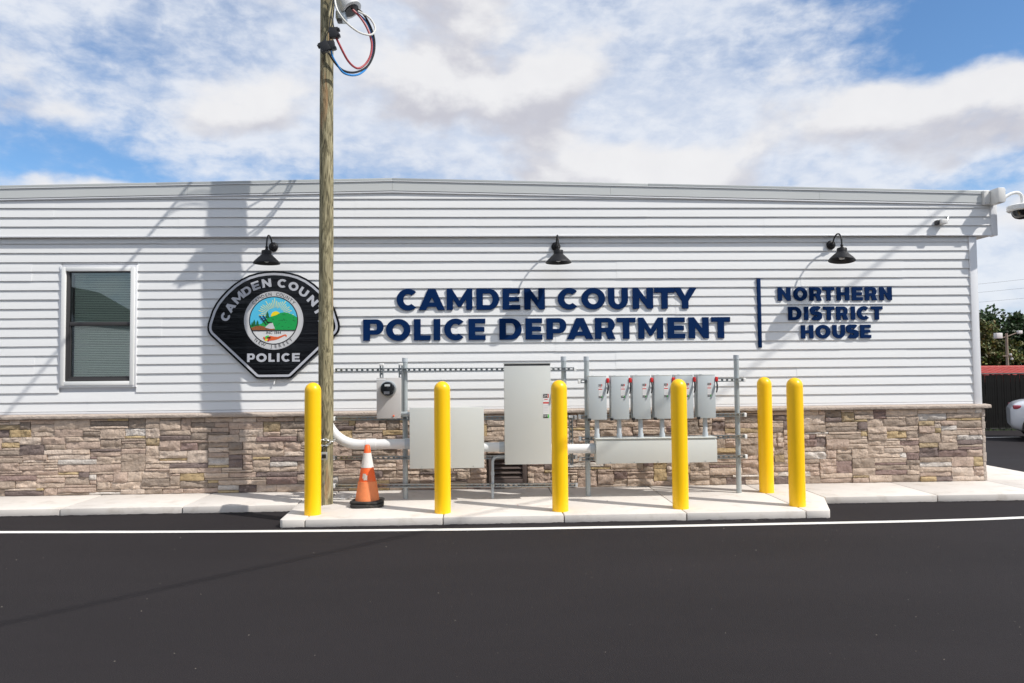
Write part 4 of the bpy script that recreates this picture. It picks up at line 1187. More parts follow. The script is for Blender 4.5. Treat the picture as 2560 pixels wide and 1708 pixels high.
YB = -0.672     # back of the struts
YC = YB - 0.0205
def make_racks():
    r = thing('strut_frame', 'galvanised pipe and slotted channel frame carrying meter box and two grey cabinets', 'equipment frame', (-0.3, -0.64, .08))
    post(r, -0.905, -0.641, 1.694); post(r, 0.935, -0.641, 1.694)
    for z0, z1 in ((1.560, 1.546), (1.008, 0.988), (0.562, 0.536), (0.246, 0.214)):
        strut(r, -1.70, 1.055, z0, z1, YB)
        cap(r, -1.705, z0, YC); cap(r, 1.06, z1, YC)
    for x in (-1.160, -0.945):
        vstrut(r, x, 1.02, 1.615, YB - .0415); cap(r, x, 1.618, YC - .0415, False)
    vstrut(r, 1.000, .44, .995, YB - .0415); cap(r, 1.000, 1.0, YC - .0415, False); cap(r, 1.000, .437, YC - .0415, False)
    r2 = thing('strut_frame', 'galvanised pipe and slotted channel frame carrying the row of six switches', 'equipment frame', (2.09, -0.64, .08))
    post(r2, 1.203, -0.641, 1.692); post(r2, 2.982, -0.620, 1.694)
    for z in (1.402, 0.995, 0.743, 0.511):
        strut(r2, 1.112, 3.040, z, z, YB)
        cap(r2, 1.108, z, YC); cap(r2, 3.045, z, YC)
make_racks()

def enclosure(name, label, cat, x0, x1, z0, z1, yf, yb, material, lid=True, hood=False):
    t = thing(name, label, cat, ((x0 + x1) / 2, (yf + yb) / 2, z0))
    MB().box(x0 + .004, x1 - .004, yf + .012, yb, z0 + .004, z1 - .004).build('body', material, t, bevel=0.004)
    MB().box(x0, x1, yf, yf + .0125, z0, z1).build('cover', material, t, bevel=0.003)
    return t

def onoff(parent, x0, x1, z0, z1, y):
    w, h = x1 - x0, z1 - z0
    lab = MB().box(x0, x1, y - .0012, y - .0001, z0, z1).build('warning_label', M['s_white'], parent)
    yy = y - .0018
    def q(a, b, c, d, mm, nm): MB().box(x0 + a * w, x0 + b * w, yy, yy + .0008, z0 + c * h, z0 + d * h).build(nm, mm, lab)
    q(0, .78, .84, 1, M['s_black'], 'on_panel'); q(.79, 1, .84, 1, M['s_red'], 'red_tab')
    q(0, .78, 0, .15, M['s_black'], 'off_panel'); q(.79, 1, 0, .15, M['s_g'], 'green_tab')
    q(.0, 1, .60, .66, M['s_red'], 'red_bar')
    q(.2, .8, .76, .79, M['s_red'], 'small_print')
    for i in range(5): q(.12, .88, .24 + i * .065, .255 + i * .065, M['silver'], 'small_print')
    text_mesh('label_text', 'ON', x0 + .38 * w, z0 + .92 * h, yy - .0004, .115 * h * 1.25, M['s_white'], lab, depth=.0006)
    text_mesh('label_text', 'OFF', x0 + .38 * w, z0 + .075 * h, yy - .0004, .105 * h * 1.2, M['s_white'], lab, depth=.0006)

def make_equipment():
    yb = YB - .0415
    # meter box
    t = enclosure('meter_box', 'grey meter box with round glass electricity meter', 'meter box', -1.202, -0.930, 1.010, 1.468, -0.84, yb - .0415, M['meterbox'])
    mx, mz = -1.069, 1.345
    MB().lathe([(.0, 0), (.092, 0), (.092, .018), (.082, .022), (0, .022)], (mx, -0.84, mz), 32, '-y', cap=False).build('meter_ring', M['chain'], t, smooth=True)
    mt = MB().lathe([(.078, .020), (.078, .075), (.072, .085), (.0, .086)], (mx, -0.84, mz), 32, '-y', cap=False).build('meter', M['s_black'], t, smooth=True)
    MB().lathe([(.0785, .021), (.080, .085), (.077, .100), (.066, .110), (0, .112)], (mx, -0.84, mz), 32, '-y', cap=False).build('meter_glass', M['meterglass'], t, smooth=True)
    MB().box(mx - .032, mx + .028, -0.9285, -0.9265, mz + .028, mz + .052).build('display', M['s_white'], mt)
    MB().box(mx - .040, mx + .022, -0.9285, -0.9265, mz - .058, mz - .028).build('pale_reflection', M['silver'], mt, bevel=.0008)  # pale plate painted in as the reflection low in the meter glass
    MB().box(-1.198, -1.10, -0.8416, -0.8402, 1.440, 1.455).build('rating_sticker', M['s_white'], t)
    MB().lathe([(0, 0), (.010, 0), (.010, .018), (.004, .022), (0, .022)], (-1.012, -0.84, 1.040), 10, '-y', cap=False).build('seal_tag', M['s_orange'], t, smooth=True)
    o = MB().tube([(-0.935, -0.78, 1.058), (-0.825, -0.80, 1.058)], .026, 14).build('pipe_nipple', M['pipe'], smooth=True, loc=(-.88, -.79, 1.03)); tag(o, 'short grey pipe joining the meter box to the square cabinet', 'pipe')
    # square cabinet
    t = enclosure('grey_cabinet', 'wide square grey steel cabinet behind the second bollard', 'cabinet', -0.825, 0.001, 0.456, 1.131, -0.93, yb, M['encl'])
    for x in (-.69, -.12): MB().lathe([(0, 0), (.006, 0), (.005, .003), (0, .003)], (x, -0.93, .476), 8, '-y', cap=False).build('screw', M['galv'], t)
    # tall disconnect
    t = enclosure('tall_disconnect', 'tall grey switch cabinet with on and off label behind third bollard', 'cabinet', 0.231, 0.752, 0.491, 1.614, -0.955, yb, M['encl'])
    m = MB(); m.box(.228, .755, -.962, yb, 1.612, 1.621); m.build('rain_lip', M['encl'], t, bevel=.002)
    MB().box(.235, .748, -.9565, -.9548, 1.590, 1.606).build('lid_gap', M['darkmetal'], t)
    onoff(t, 0.665, 0.729, 1.003, 1.271, -0.955)
    MB().box(.7525, .782, -.93, -.85, 1.19, 1.40).build('handle_base', M['encl2'], t, bevel=.004)
    MB().tube([(.775, -.915, 1.36), (.79, -.97, 1.30), (.79, -.985, 1.22)], .010, 8).build('handle', M['darkmetal'], t, smooth=True)
    # white conduits between the cabinets
    def conduit(x0, x1, z, label, y=-0.80, r=.053):
        c = thing('white_conduit', label, 'conduit', ((x0 + x1) / 2, y, z))
        MB().tube([(x0, y, z), (x1, y, z)], r, 20).build('pipe', M['pvc'], c, smooth=True)
        MB().tube([(x1 - .055, y, z), (x1 + .002, y, z)], r + .006, 20).build('hub', M['pvcgrey'], c, smooth=True)
    conduit(.002, .229, .672, 'short white conduit between the square cabinet and the tall one')
    conduit(.753, 1.262, .640, 'white conduit between the tall cabinet and the long trough')
    # six switches
    cols = [1.190, 1.446, 1.693, 1.941, 2.184, 2.440]
    order = ['first', 'second', 'third', 'fourth', 'fifth', 'sixth']
    proto = None
    for i, x in enumerate(cols):
        lab = '%s small grey safety switch counted from the pipe post beside the white conduit' % order[i]
        if proto is None:
            w = .207; x0, x1, z0, z1, yf = x, x + w, .970, 1.468, -0.873
            t = thing('safety_switch', lab, 'switch', (x, -0.8, z0), 'row of six grey safety switches')
            MB().box(x0 + .004, x1 - .002, yf + .014, yb, z0 + .003, z1 - .003).build('body', M['encl2'], t, bevel=.004)
            MB().box(x0, x1 - .002, yf, yf + .0145, z0, z1 - .012).build('cover', M['encl2'], t, bevel=.004)
            MB().box(x0 + .002, x1, yf + .004, yb, z1 - .010, z1).build('top_flange', M['encl'], t, bevel=.002)
            onoff(t, x0 + .113, x0 + .156, 1.216, 1.371, yf)
            MB().box(x1 - .0015, x1 + .030, yf - .012, yf + .06, 1.385, 1.440).build('red_handle_grip', M['s_red'], t, bevel=.008)
            MB().tube([(x1 + .012, yf - .005, 1.385), (x1 + .014, yf - .020, 1.345), (x1 + .008, yf - .030, 1.30), (x1 + .0, yf - .032, 1.262)], [.009, .010, .010, .007], 8).build('lever', M['darkmetal'], t, smooth=True)
            MB().box(x0 - .012, x0 + .022, yf - .010, yf + .02, z0 - .012, z0 + .016).build('latch', M['darkmetal'], t, bevel=.003)
            MB().tube([(x0 + .003, yf - .004, z0 + .012), (x0 + .003, yf - .016, z0 + .030), (x0 + .014, yf - .016, z0 + .030), (x0 + .014, yf - .004, z0 + .012)], .003, 6).build('latch_loop', M['galv'], t)
            MB().lathe([(0, 0), (.016, 0), (.016, .004), (0, .006)], (x0 + .06, -0.80, z1), 12, cap=False).build('knockout', M['encl2'], t)
            proto = t
        else:
            t = copy_tree(proto); t.location.x = x; t['label'] = lab
            t.location.z += .0006 * i
        o = MB().tube([(x + .10, -0.80, .755), (x + .10, -0.80, .80), (x + .10, -0.80, .812), (x + .10, -0.80, .975)], [.032, .032, .0265, .0265], 16).build('switch_conduit', M['pvcgrey'], smooth=True, loc=(x + .10, -.80, .76))
        tag(o, 'short grey plastic pipe below the %s safety switch' % order[i], 'pipe', 'pipes between the switches and the trough')
    # trough
    t = thing('wiring_trough', 'long low grey wiring trough under the six switches', 'trough', (1.95, -0.8, .48))
    x0, x1, z0, z1, yf = 1.262, 2.640, .478, .752, -0.905
    MB().box(x0 + .004, x1 - .004, yf + .013, yb, z0 + .010, z1).build('body', M['encl'], t, bevel=.004)
    MB().box(x0, x1, yf, yf + .0125, z0, z1 - .022).build('cover', M['encl'], t, bevel=.003)
    MB().box(x0 - .003, x1 + .003, yf - .004, yb, z1 + .0005, z1 + .008).build('top_flange', M['encl'], t, bevel=.002)
    for i in range(5): MB().lathe([(0, 0), (.007, 0), (.006, .004), (0, .005)], (x0 + .16 + i * .27, yf, z0 + .012), 8, '-y', cap=False).build('screw', M['galv'], t)
    # ground pipe from the tall cabinet
    pts = [(.235, -.74, .560), (.16, -.74, .558)] + [(.16 - .062 * math.sin(R(a)), -.74, .496 + .062 * math.cos(R(a))) for a in range(10, 91, 16)] + [(.097, -.74, .36), (.094, -.74, .07)]
    g = thing('ground_conduit', 'thin grey conduit bending from tall cabinet down to the concrete', 'conduit', (.095, -.74, .08))
    MB().tube(pts, .0165, 12).build('pipe', M['pvcgrey'], g, smooth=True)
    MB().tube([(.0965, -.74, .345), (.0965, -.74, .385)], .0205, 12).build('coupling', M['pvcgrey'], g, smooth=True)
    MB().tube([(.0945, -.76, .215), (.0945, -.76, .250)], .024, 10).build('strap', M['galv'], g, smooth=True)
make_equipment()

# ------------------------------------------------------------------ bollards
def make_bollards():
    r = .0835
    prof = [(r * 1.002, .078), (r * 1.002, 1.330)] + [(r * math.cos(R(a)), 1.345 + r * 1.04 * math.sin(R(a))) for a in (0, 10, 20, 30, 40, 50, 60, 70, 80)] + [(0.0005, 1.345 + r * 1.04)]
    spots = [(-1.763, -1.472, 'yellow bollard standing beside the wooden utility pole'),
             (-0.430, -1.496, 'yellow bollard in front of the square grey cabinet, next after the traffic cone'),
             (0.786, -1.509, 'yellow bollard at the right edge of the tall switch cabinet'),
             (2.053, -1.482, 'yellow bollard in front of the fourth and fifth safety switches'),
             (3.314, -0.612, 'yellow bollard set back nearest the stone wall'),
             (3.305, -1.463, 'yellow bollard at the outer corner of the pad, past the switches')]
    me = None
    for i, (x, y, lab) in enumerate(spots):
        if me is None:
            o = MB().lathe(prof, (x, y, 0), 40, cap=False).build('bollard', M['yellow'], smooth=True, loc=(x, y, .078), ang=60); me = o.data
        else:
            o = bpy.data.objects.new('bollard', me); COL.objects.link(o); o.location = (x, y, .078)
        o.rotation_euler.z = i * 1.3
        tag(o, lab, 'bollard', 'yellow bollards on the pad')
make_bollards()

def make_cone():
    x, y, z = -1.276, -1.03, .08
    t = thing('traffic_cone', 'scuffed orange traffic cone with white collar beside the utility pole', 'traffic cone', (x, y, z))
    def base(hw, z0, z1, rot):
        n = []
        for a in range(0, 360, 10):
            c_, s_ = math.cos(R(a)), math.sin(R(a)); p = 5
            rr = hw / (abs(c_) ** p + abs(s_) ** p) ** (1 / p)
            n.append((x + rr * math.cos(R(a) + rot), y + rr * math.sin(R(a) + rot)))
        m = MB().prism_xy(n, z0, z1); return m
    base(.178, z, z + .036, R(6)).build('base_plate', M['rubber'], t, bevel=.008)
    base(.168, z + .040, z + .064, R(-8)).build('base_plate', M['rubber'], t, bevel=.008)
    R0, R1, zb, zt = .130, .026, z + .050, z + .660
    rad = lambda f: R0 + (R1 - R0) * f
    f1, f2, f3 = .355, .60, .855
    zz = lambda f: zb + (zt - zb) * f
    MB().lathe([(rad(0) * 1.12, zz(0)), (rad(0), zz(.02)), (rad(f1) + .006, zz(f1)), (rad(f1), zz(f1) + .001)], (x, y, 0), 32, cap=False).build('faded_lower_sleeve', M['orange2'], t, smooth=True)
    MB().lathe([(rad(.03) - .004, zz(.03)), (rad(f1) - .0005, zz(f1)), (rad(f2) - .0005, zz(f2)), (rad(f3) - .001, zz(f3)), (rad(.985), zz(.985)), (R1 * .7, zt), (R1 * .6, zt - .02)], (x, y, 0), 32, cap=False).build('cone_body', M['orange'], t, smooth=True)
    MB().lathe([(rad(f2) + .0015, zz(f2)), (rad(f3) + .001, zz(f3)), (rad(f3) - .001, zz(f3) + .001)], (x, y, 0), 32, cap=False).build('white_collar', M['collar'], t, smooth=True)
    vs_ = []
    for j in range(5):
        f = .385 + j * .028
        for i in range(5):
            a = R(-118 + i * 9 + (j % 2) * 1.5)
            rr = rad(f) + .0022
            vs_.append((x + rr * math.cos(a), y + rr * math.sin(a), zz(f) + (.004 if i in (1, 3) else 0)))
    m = MB(); m.add(vs_, [(j * 5 + i, j * 5 + i + 1, j * 5 + i + 6, j * 5 + i + 5) for j in range(4) for i in range(4) if (i, j) not in ((3, 3), (0, 0))]); m.build('torn_sticker', M['sticker'], t, smooth=True)
make_cone()

def make_scraps():
    rnd = random.Random(9)
    for i, (x, y, lab) in enumerate([(-1.60, -0.62, 'crumpled white paper scrap lying right behind the pole foot'), (-1.47, -0.50, 'torn white strip of paper on the pad below the channel end')]):
        m = MB(); n = 5
        vs_ = []
        for a in range(n):
            for b in range(n):
                vs_.append((x + (a - 2) * .03 + rnd.uniform(-.012, .012), y + (b - 2) * .018 + rnd.uniform(-.01, .01), .082 + abs(rnd.gauss(0, .014))))
        m.add(vs_, [(a * n + b, a * n + b + 1, (a + 1) * n + b + 1, (a + 1) * n + b) for a in range(n - 1) for b in range(n - 1) if rnd.random() < .8])
        o = m.build('paper_scrap', M['paper'], loc=(x, y, .082)); tag(o, lab, 'litter')
    # fallen leaves on the concrete
    for i, (x, y, lab) in enumerate([(.36, -1.18, 'tiny orange leaf on the pad left of the third bollard'), (1.36, -1.02, 'tiny dark pebble on the pad between third and fourth bollards')]):
        m = MB(); m.add([(x - .012, y, .083), (x, y - .007, .085), (x + .013, y + .002, .084), (x + .001, y + .008, .087)], [(0, 1, 3), (1, 2, 3)])
        o = m.build('leaf_litter', M['s_orange'] if i == 0 else M['bark'], loc=(x, y, .083)); tag(o, lab, 'litter')
make_scraps()

# ------------------------------------------------------------------ background on the right
def make_fence():
    y = 11.6; z0 = gz(y); z1 = z0 + 1.66
    t = thing('slatted_fence', 'black chain-link fence with dark privacy slats behind the white car', 'fence', (14, y, z0))
    m = None; x = 8.0; me = None
    while x < 24:
        if me is None:
            o = MB().box(x, x + .062, y - .008, y + .008, z0 + .04, z1 - .03).build('slat', M['fslat'], t); me = o.data; xb = x
        else:
            o = bpy.data.objects.new('slat', me); COL.objects.link(o); o.parent = t
            o.location.x = x - xb; o.location.y = random.uniform(-.006, .006); o.location.z = random.uniform(-.01, .01)
        x += .070
    for px in range(8, 25, 2):
        MB().tube([(px + .4, y + .05, z0 - .02), (px + .4, y + .05, z1 + .03)], .03, 10).build('post', M['fence'], t, smooth=True)
    MB().tube([(7.9, y + .0, z1), (24.6, y + .0, z1)], .021, 10).build('top_rail', M['fence'], t, smooth=True)
    MB().tube([(7.9, y + .0, z0 + .06), (24.6, y + .0, z0 + .06)], .012, 8).build('bottom_rail', M['fence'], t, smooth=True)
    m = MB(); rnd = random.Random(4)
    for i in range(1500):
        xx = rnd.uniform(8, 24); h = rnd.uniform(.03, .12); a = rnd.uniform(-.04, .04)
        yy = y + rnd.gauss(-.05, .05)
        m.add([(xx, yy, z0), (xx + .014, yy, z0), (xx + a, yy + rnd.uniform(-.03, .03), z0 + h)], [(0, 1, 2)])
    me_ = mat('weed_green', (0.05, 0.075, 0.025), .8)
    o = m.build('grass_tufts', me_); o['kind'] = 'stuff'; o['label'] = 'short grass tufts along the foot of the black fence'; o['category'] = 'grass'
make_fence()

def make_shed():
    t = thing('tiled_shed', 'low building with red pantile roof behind the black fence', 'building', (18, 15, gz(15)))
    z0 = gz(15)
    MB().box(9, 28, 14.2, 17.6, z0, 1.14).build('wall', M['shedwall'], t)
    m = MB(); pit = 0.24; x = 8.7; xs = []
    while x < 28.3:
        for k in range(6): xs.append(x + pit * k / 6)
        x += pit
    rows = 6; vs_ = []
    for r in range(rows + 1):
        f = r / rows; yy = 13.6 + 2.3 * f; zz = 1.08 + .40 * f
        for rep in (0, 1):
            for x in xs:
                ph = (x - 8.7) / pit % 1
                h = .05 * abs(math.sin(math.pi * ph)) ** .7
                vs_.append((x, yy, zz + h + (.03 if rep == 0 and r > 0 else 0) * 0 + (.022 if rep else 0)))
    n = len(xs); R_ = (rows + 1) * 2
    m.add(vs_, [(j * n + i, j * n + i + 1, (j + 1) * n + i + 1, (j + 1) * n + i) for j in range(R_ - 1) for i in range(n - 1)])
    rf = m.build('roof', M['tile'], t)
    MB().box(8.7, 28.3, 13.62, 13.7, 1.02, 1.09).build('eave_board', M['tile'], rf)
    m = MB(); m.add([(8.7, 15.9, 1.49), (28.3, 15.9, 1.49), (28.3, 18.2, 1.09), (8.7, 18.2, 1.09)], [(0, 1, 2, 3)]); m.build('rear_slope', M['tile'], rf)
    MB().tube([(8.7, 15.9, 1.51), (28.3, 15.9, 1.51)], .04, 8).build('ridge', M['tile'], rf, smooth=True)
make_shed()

def make_tree(name, label, x, y, h, rx, colr, seed, nleaf=5200, z0=None):
    rnd = random.Random(seed); z0 = gz(y) if z0 is None else z0
    t = thing(name, label, 'tree', (x, y, z0), 'trees beyond the red roof' if y > 0 else 'street trees across the road')
    m = MB(); m.tube([(x, y, z0 - .1), (x + .05, y, z0 + h * .25), (x - .05, y, z0 + h * .5), (x, y, z0 + h * .82)], [h * .035, h * .028, h * .02, h * .006], 10)
    tips = []
    for i in range(11):
        a = rnd.uniform(0, 6.28); f = rnd.uniform(.25, .7); L = rx * rnd.uniform(.5, .95)
        p0 = Vector((x, y, z0 + h * f)); p2 = p0 + Vector((math.cos(a) * L, math.sin(a) * L, h * rnd.uniform(.08, .28)))
        pm = p0.lerp(p2, .5) + Vector((0, 0, -.05 * h * rnd.random()))
        m.tube([p0, pm, p2], [h * .014, h * .009, h * .003], 6); tips += [pm, p2]
    m.build('trunk', M['bark'], t, smooth=True)
    clumps = []
    for i in range(64):
        while True:
            p = Vector((rnd.uniform(-1, 1), rnd.uniform(-1, 1), rnd.uniform(-1, 1)))
            if .25 < p.length < 1: break
        c = Vector((x + p.x * rx, y + p.y * rx, z0 + h * (.52 + .46 * p.z)))
        clumps.append((c, rx * rnd.uniform(.16, .34), rnd.uniform(.55, 1.35)))
    for p in tips: clumps.append((p, rx * rnd.uniform(.12, .22), rnd.uniform(.7, 1.2)))
    vs_, fs, vc = [], [], []
    for i in range(nleaf):
        c, r, b = rnd.choice(clumps)
        d = Vector((rnd.gauss(0, 1), rnd.gauss(0, 1), rnd.gauss(0, .8))).normalized() * r * rnd.random() ** .45
        p = c + d; s = h * rnd.uniform(.016, .032)
        n = Vector((rnd.gauss(0, 1), rnd.gauss(0, 1), rnd.gauss(.4, 1))).normalized(); u = n.orthogonal().normalized(); u.rotate(Matrix.Rotation(rnd.uniform(0, 6.28), 3, n)); w = n.cross(u)
        k = len(vs_)
        vs_ += [p - u * s, p + w * s * .55, p + u * s, p - w * s * .55]; fs.append((k, k + 1, k + 2, k + 3))
        q = colr[min(len(colr) - 1, int(abs(rnd.gauss(0, .33)) * len(colr)))]
        q = tuple(min(.5, a * b * rnd.uniform(.75, 1.25)) for a in q); vc += [q] * 4
    off = Vector(t.location)
    me = bpy.data.meshes.new('crown'); me.from_pydata([tuple(v - off) for v in vs_], [], fs)
    at = me.color_attributes.new('col', 'FLOAT_COLOR', 'POINT')
    for i, c in enumerate(vc): at.data[i].color = (*c, 1)
    o = link_mesh('crown', me, M['leaf'], t)
green = [(.032, .062, .016), (.045, .085, .02), (.07, .11, .03)]
autumn = [(.09, .10, .02), (.13, .12, .025), (.19, .14, .03), (.06, .085, .02)]
make_tree('broadleaf_tree', 'yellowing broadleaf tree close to the building corner', 29.3, 33.0, 4.75, 1.7, autumn, 1, 11000)
make_tree('broadleaf_tree', 'tall dark green tree behind the wooden lamp post', 32.6, 35.5, 5.45, 2.5, green, 2, 16000)
make_tree('broadleaf_tree', 'dark green tree furthest along the red roof', 36.2, 36.5, 5.6, 2.9, green, 3, 13000)
make_tree('broadleaf_tree', 'yellowish green tree peeping low over the roof between taller ones', 31.0, 33.2, 3.7, 1.3, autumn, 4, 6000)
make_tree('broadleaf_tree', 'broad green tree deep behind the yellowing one', 33.2, 41, 5.3, 2.8, green, 5, 11000)

def make_far_pole():
    x, y = 22.6, 21.2; z0 = gz(y)
    t = thing('lamp_post', 'distant wooden post with floodlight above the red roof', 'lamp post', (x, y, z0))
    MB().tube([(x, y, z0), (x, y, 2.95)], [.07, .05], 10).build('shaft', M['wood_far'], t, smooth=True)
    MB().tube([(x - .36, y, 2.72), (x, y, 2.80), (x + .50, y, 2.98)], .022, 6).build('arm', M['wood_far'], t)
    MB().box(x - .55, x - .28, y - .16, y + .05, 2.72, 2.96).build('floodlight', M['camwhite'], t, bevel=.02)
    MB().box(x + .48, x + .66, y - .1, y + .05, 2.92, 3.06).build('floodlight', M['camwhite'], t, bevel=.02)
    MB().box(x - .22, x + .2, y - .05, y - .02, 1.95, 1.99).build('crossarm', M['wood_far'], t)
    for k, z in ((0, 2.0), (1, 1.93)): MB().lathe([(0, 0), (.05, 0), (.05, .07), (0, .08)], (x + .1 + .06 * k, y - .06, z - .12 * k), 8, cap=False).build('insulator', M['camwhite'], t)
make_far_pole()
for i, (z0, z1) in enumerate(((7.0, 8.9), (6.5, 8.1), (5.9, 7.2))):
    wire(['topmost of the thin distant wires in the sky above the trees', 'middle of the thin distant wires above the trees', 'lowest of the thin distant wires above the trees'][i],
         (18, 46, z0 - .6), (62, 40, z1 + 1.6), .5, .007)

def make_car():
    X0, Y0, z0 = 13.60, 8.35, gz(9)
    t = thing('parked_car', 'white sedan parked with its tail towards the building corner', 'car', (X0 + 2.3, Y0 + .9, z0))
    W = .90; cy = Y0 + W
    # body loft: x, half width at sill, half width at waist, z sill, z waist, z top edge (deck), deck half width
    sec = [(0.00, .62, .66, .42, .72, .80, .56), (0.06, .76, .80, .30, .74, .92, .66), (0.25, .82, .87, .24, .72, 1.00, .72), (.60, .84, .895, .22, .70, 1.03, .76), (1.1, .84, .90, .20, .68, 1.02, .78),
           (1.9, .84, .90, .20, .67, .98, .80), (2.8, .84, .90, .20, .66, .95, .80), (3.4, .84, .895, .20, .65, .93, .78), (4.0, .83, .88, .22, .62, .86, .74), (4.4, .78, .83, .26, .58, .76, .66), (4.62, .62, .66, .34, .54, .66, .52)]
    ring = lambda s: [(s[1] * .8, s[3] - .04), (s[1], s[3] + .05), (s[2], (s[3] + s[4]) / 2), (s[2], s[4]), (s[2] * .97, (s[4] * .4 + s[5] * .6)), (s[6] + .05, s[5] - .012), (s[6] * .6, s[5] + .012), (0, s[5] + .018)]
    vs_, fs = [], []
    for s in sec:
        h = ring(s); full = [(-a, b) for a, b in h] + [(a, b) for a, b in h[-2::-1]]
        for a, b in full: vs_.append((X0 + s[0], cy + a, z0 + b))
    n = 15
    for j in range(len(sec) - 1):
        for i in range(n): fs.append((j * n + i, j * n + (i + 1) % n, (j + 1) * n + (i + 1) % n, (j + 1) * n + i))
    fs += [tuple(range(n)), tuple((len(sec) - 1) * n + i for i in range(n - 1, -1, -1))]
    m = MB(); m.add(vs_, fs); b = m.build('body', M['carpaint'], t, smooth=True, ang=60)
    md = b.modifiers.new('s', 'SUBSURF'); md.levels = 1; md.render_levels = 2
    # cabin
    cab = [(.50, .66, 1.03, .60), (1.15, .74, 1.0, .56), (1.15, .70, 1.02, .56)]
    prof = [(.48, 1.00, .70), (1.20, 1.40, .56), (1.75, 1.45, .57), (2.35, 1.42, .57), (3.25, .96, .70)]
    vs_, fs = [], []
    for x, z, hw in prof:
        vs_ += [(X0 + x, cy - hw, z0 + z), (X0 + x, cy + hw, z0 + z), (X0 + x, cy - .76, z0 + .97), (X0 + x, cy + .76, z0 + .97)]
    for j in range(4):
        a, c = j * 4, (j + 1) * 4
        fs += [(a, c, c + 1, a + 1), (a, a + 2, c + 2, c), (a + 1, c + 1, c + 3, a + 3)]
    m = MB(); m.add(vs_, fs); g = m.build('windows', M['carglass'], t, smooth=True, ang=35)
    m = MB(); m.add([(X0 + 1.12, cy - .57, z0 + 1.375), (X0 + 1.75, cy - .585, z0 + 1.462), (X0 + 2.42, cy - .58, z0 + 1.40), (X0 + 2.42, cy + .58, z0 + 1.40), (X0 + 1.75, cy + .585, z0 + 1.462), (X0 + 1.12, cy + .57, z0 + 1.375),
                     (X0 + 1.12, cy, z0 + 1.40), (X0 + 1.75, cy, z0 + 1.485), (X0 + 2.42, cy, z0 + 1.425)], [(0, 1, 7, 6), (1, 2, 8, 7), (6, 7, 4, 5), (7, 8, 3, 4)])
    m.build('roof', M['carpaint'], t, smooth=True)
    for s in (-1, 1):
        for (xa, za, xb, zb) in ((.46, 1.0, 1.16, 1.40), (1.78, .97, 1.70, 1.46), (3.3, .955, 2.4, 1.42)):
            ya, yb_ = cy + s * .775, cy + s * .585
            MB().tube([(X0 + xa, ya, z0 + za), (X0 + xb, yb_, z0 + zb)], .035, 8).build('pillar', M['carpaint'], t, smooth=True)
        for wx in (.62, 3.50):
            wy = cy + s * .815
            w = MB().lathe([(.0, -.10), (.30, -.10), (.325, -.085), (.325, .085), (.30, .10), (0, .10)], (0, 0, 0), 28, cap=False)
            w.v = [(X0 + wx + a, wy + c_, z0 + .325 + b_) for a, b_, c_ in w.v]
            wl = w.build('wheel', M['rubber'], t, smooth=True)
            rim = MB()
            for k in range(5):
                a = R(72 * k + 90); a1, a2 = a - .16, a + .16
                q = [(.05 * math.cos(a1 - .5), .05 * math.sin(a1 - .5)), (.22 * math.cos(a1), .22 * math.sin(a1)), (.22 * math.cos(a2), .22 * math.sin(a2)), (.05 * math.cos(a2 + .5), .05 * math.sin(a2 + .5))]
                rim.prism_xz([(X0 + wx + p, z0 + .325 + r_) for p, r_ in q], wy + s * .106, wy + s * .09)
            rim.build('rim', M['alloy'], wl)
            ar = MB(); ar.tube([(X0 + wx + .375 * math.cos(R(a)), cy + s * .885, z0 + .325 + .375 * math.sin(R(a))) for a in range(-10, 191, 10)], .03, 8)
            ar.build('wheel_arch', M['rubber'], t, smooth=True)
            dk = MB().lathe([(.0, -.02), (.36, -.02), (.36, .02), (0, .02)], (0, 0, 0), 24, cap=False); dk.v = [(X0 + wx + a, cy + s * .878 + c_, z0 + .325 + b_) for a, b_, c_ in dk.v]
            dk.build('wheel_well', M['void'], t)
        MB().box(X0 + .05, X0 + .24, cy + s * .72 - .10, cy + s * .72 + .118, z0 + .80, z0 + .90).build('tail_light', M['tail'], t, bevel=.03)
        MB().box(X0 + 4.30, X0 + 4.56, cy + s * .58 - .12, cy + s * .58 + .12, z0 + .60, z0 + .70).build('headlight', M['capwhite'], t, bevel=.03)
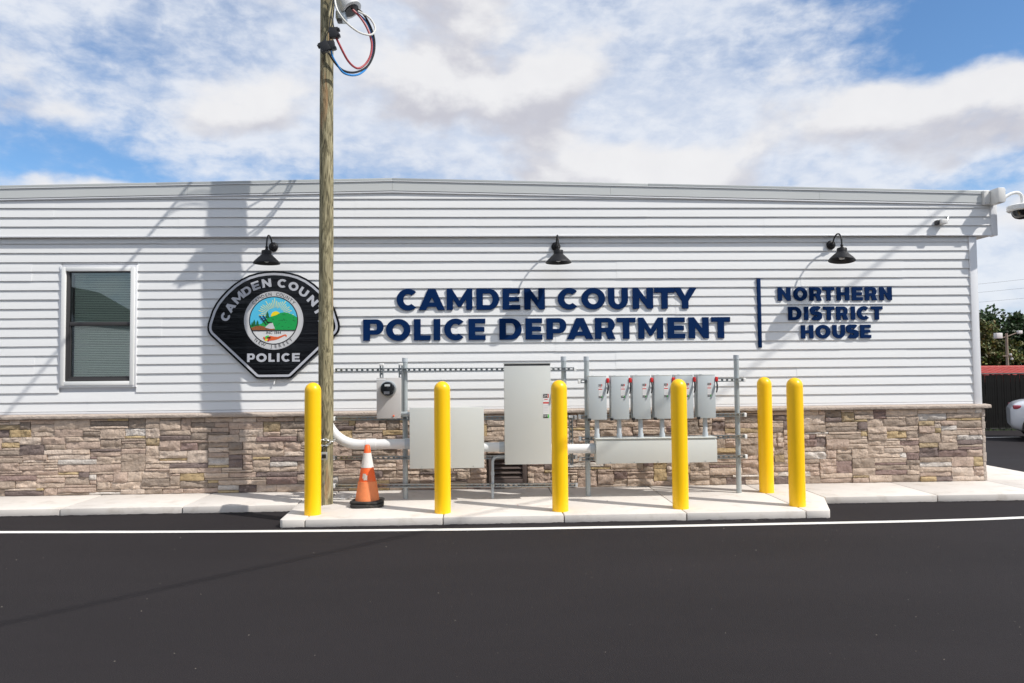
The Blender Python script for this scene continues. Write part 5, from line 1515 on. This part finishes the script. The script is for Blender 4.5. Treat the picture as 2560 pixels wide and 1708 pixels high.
        MB().box(X0 + 2.95, X0 + 3.12, cy + s * .96 - .09, cy + s * .96 + .09, z0 + .95, z0 + 1.07).build('mirror', M['carpaint'], t, bevel=.03)
    t.rotation_euler.z = R(-33); t.location = (15.60, 8.05, z0)
make_car()

# ------------------------------------------------------------------ across the road (mirrored in the window and the sign)
def make_opposite():
    def house(x, y, w, d, h, rise, label, wallm):
        t = thing('gabled_house', label, 'house', (x, y, 0), 'houses across the road')
        po = [(x - w / 2, 0), (x + w / 2, 0), (x + w / 2, h), (x, h + rise), (x - w / 2, h)]
        MB().prism_xz(po, y - d, y).build('wall', wallm, t)
        for sg in (-1, 1):
            m = MB(); e = .35
            m.add([(x, y + e, h + rise + .05), (x + sg * (w / 2 + e), y + e, h - e * rise / (w / 2) + .05), (x + sg * (w / 2 + e), y - d - e, h - e * rise / (w / 2) + .05), (x, y - d - e, h + rise + .05)], [(0, 1, 2, 3)])
            m.build('roof_slope', M['asphalt'], t)
        for k, (a, b) in enumerate(((-w * .28, 1.0), (w * .28, 1.0), (-w * .2, 3.6), (w * .2, 3.6))):
            f = MB().box(x + a - .55, x + a + .55, y + .001, y + .06, b, b + 1.5).build('window', M['capwhite'], t)
            MB().box(x + a - .45, x + a + .45, y + .061, y + .065, b + .1, b + 1.4).build('pane', M['carglass'], f)
        MB().box(x - .5, x + .5, y + .001, y + .05, .1, 2.2).build('door', M['bark'], t)
    house(-29.5, -36, 9, 11, 5.2, 2.6, 'white gabled house across the road mirrored in the window', M['trim'])
    house(9, -40, 10, 11, 5.4, 2.8, 'tan gabled house across the road opposite the lettering', M['shedwall'])
make_opposite()
for i, (x, y, h) in enumerate(((-15.5, -35, 8.5), (-8.5, -38, 9.5), (-1.5, -36, 8.0), (19, -38, 9.0))):
    make_tree('street_tree', ['leafy street tree between the white house and a taller tree, across the road', 'tallest street tree across the road facing the badge sign',
              'leafy street tree across the road facing the utility pole', 'leafy street tree across the road right of the tan house'][i], x, y, h, 3.6, green, 20 + i, 5000, 0.0)
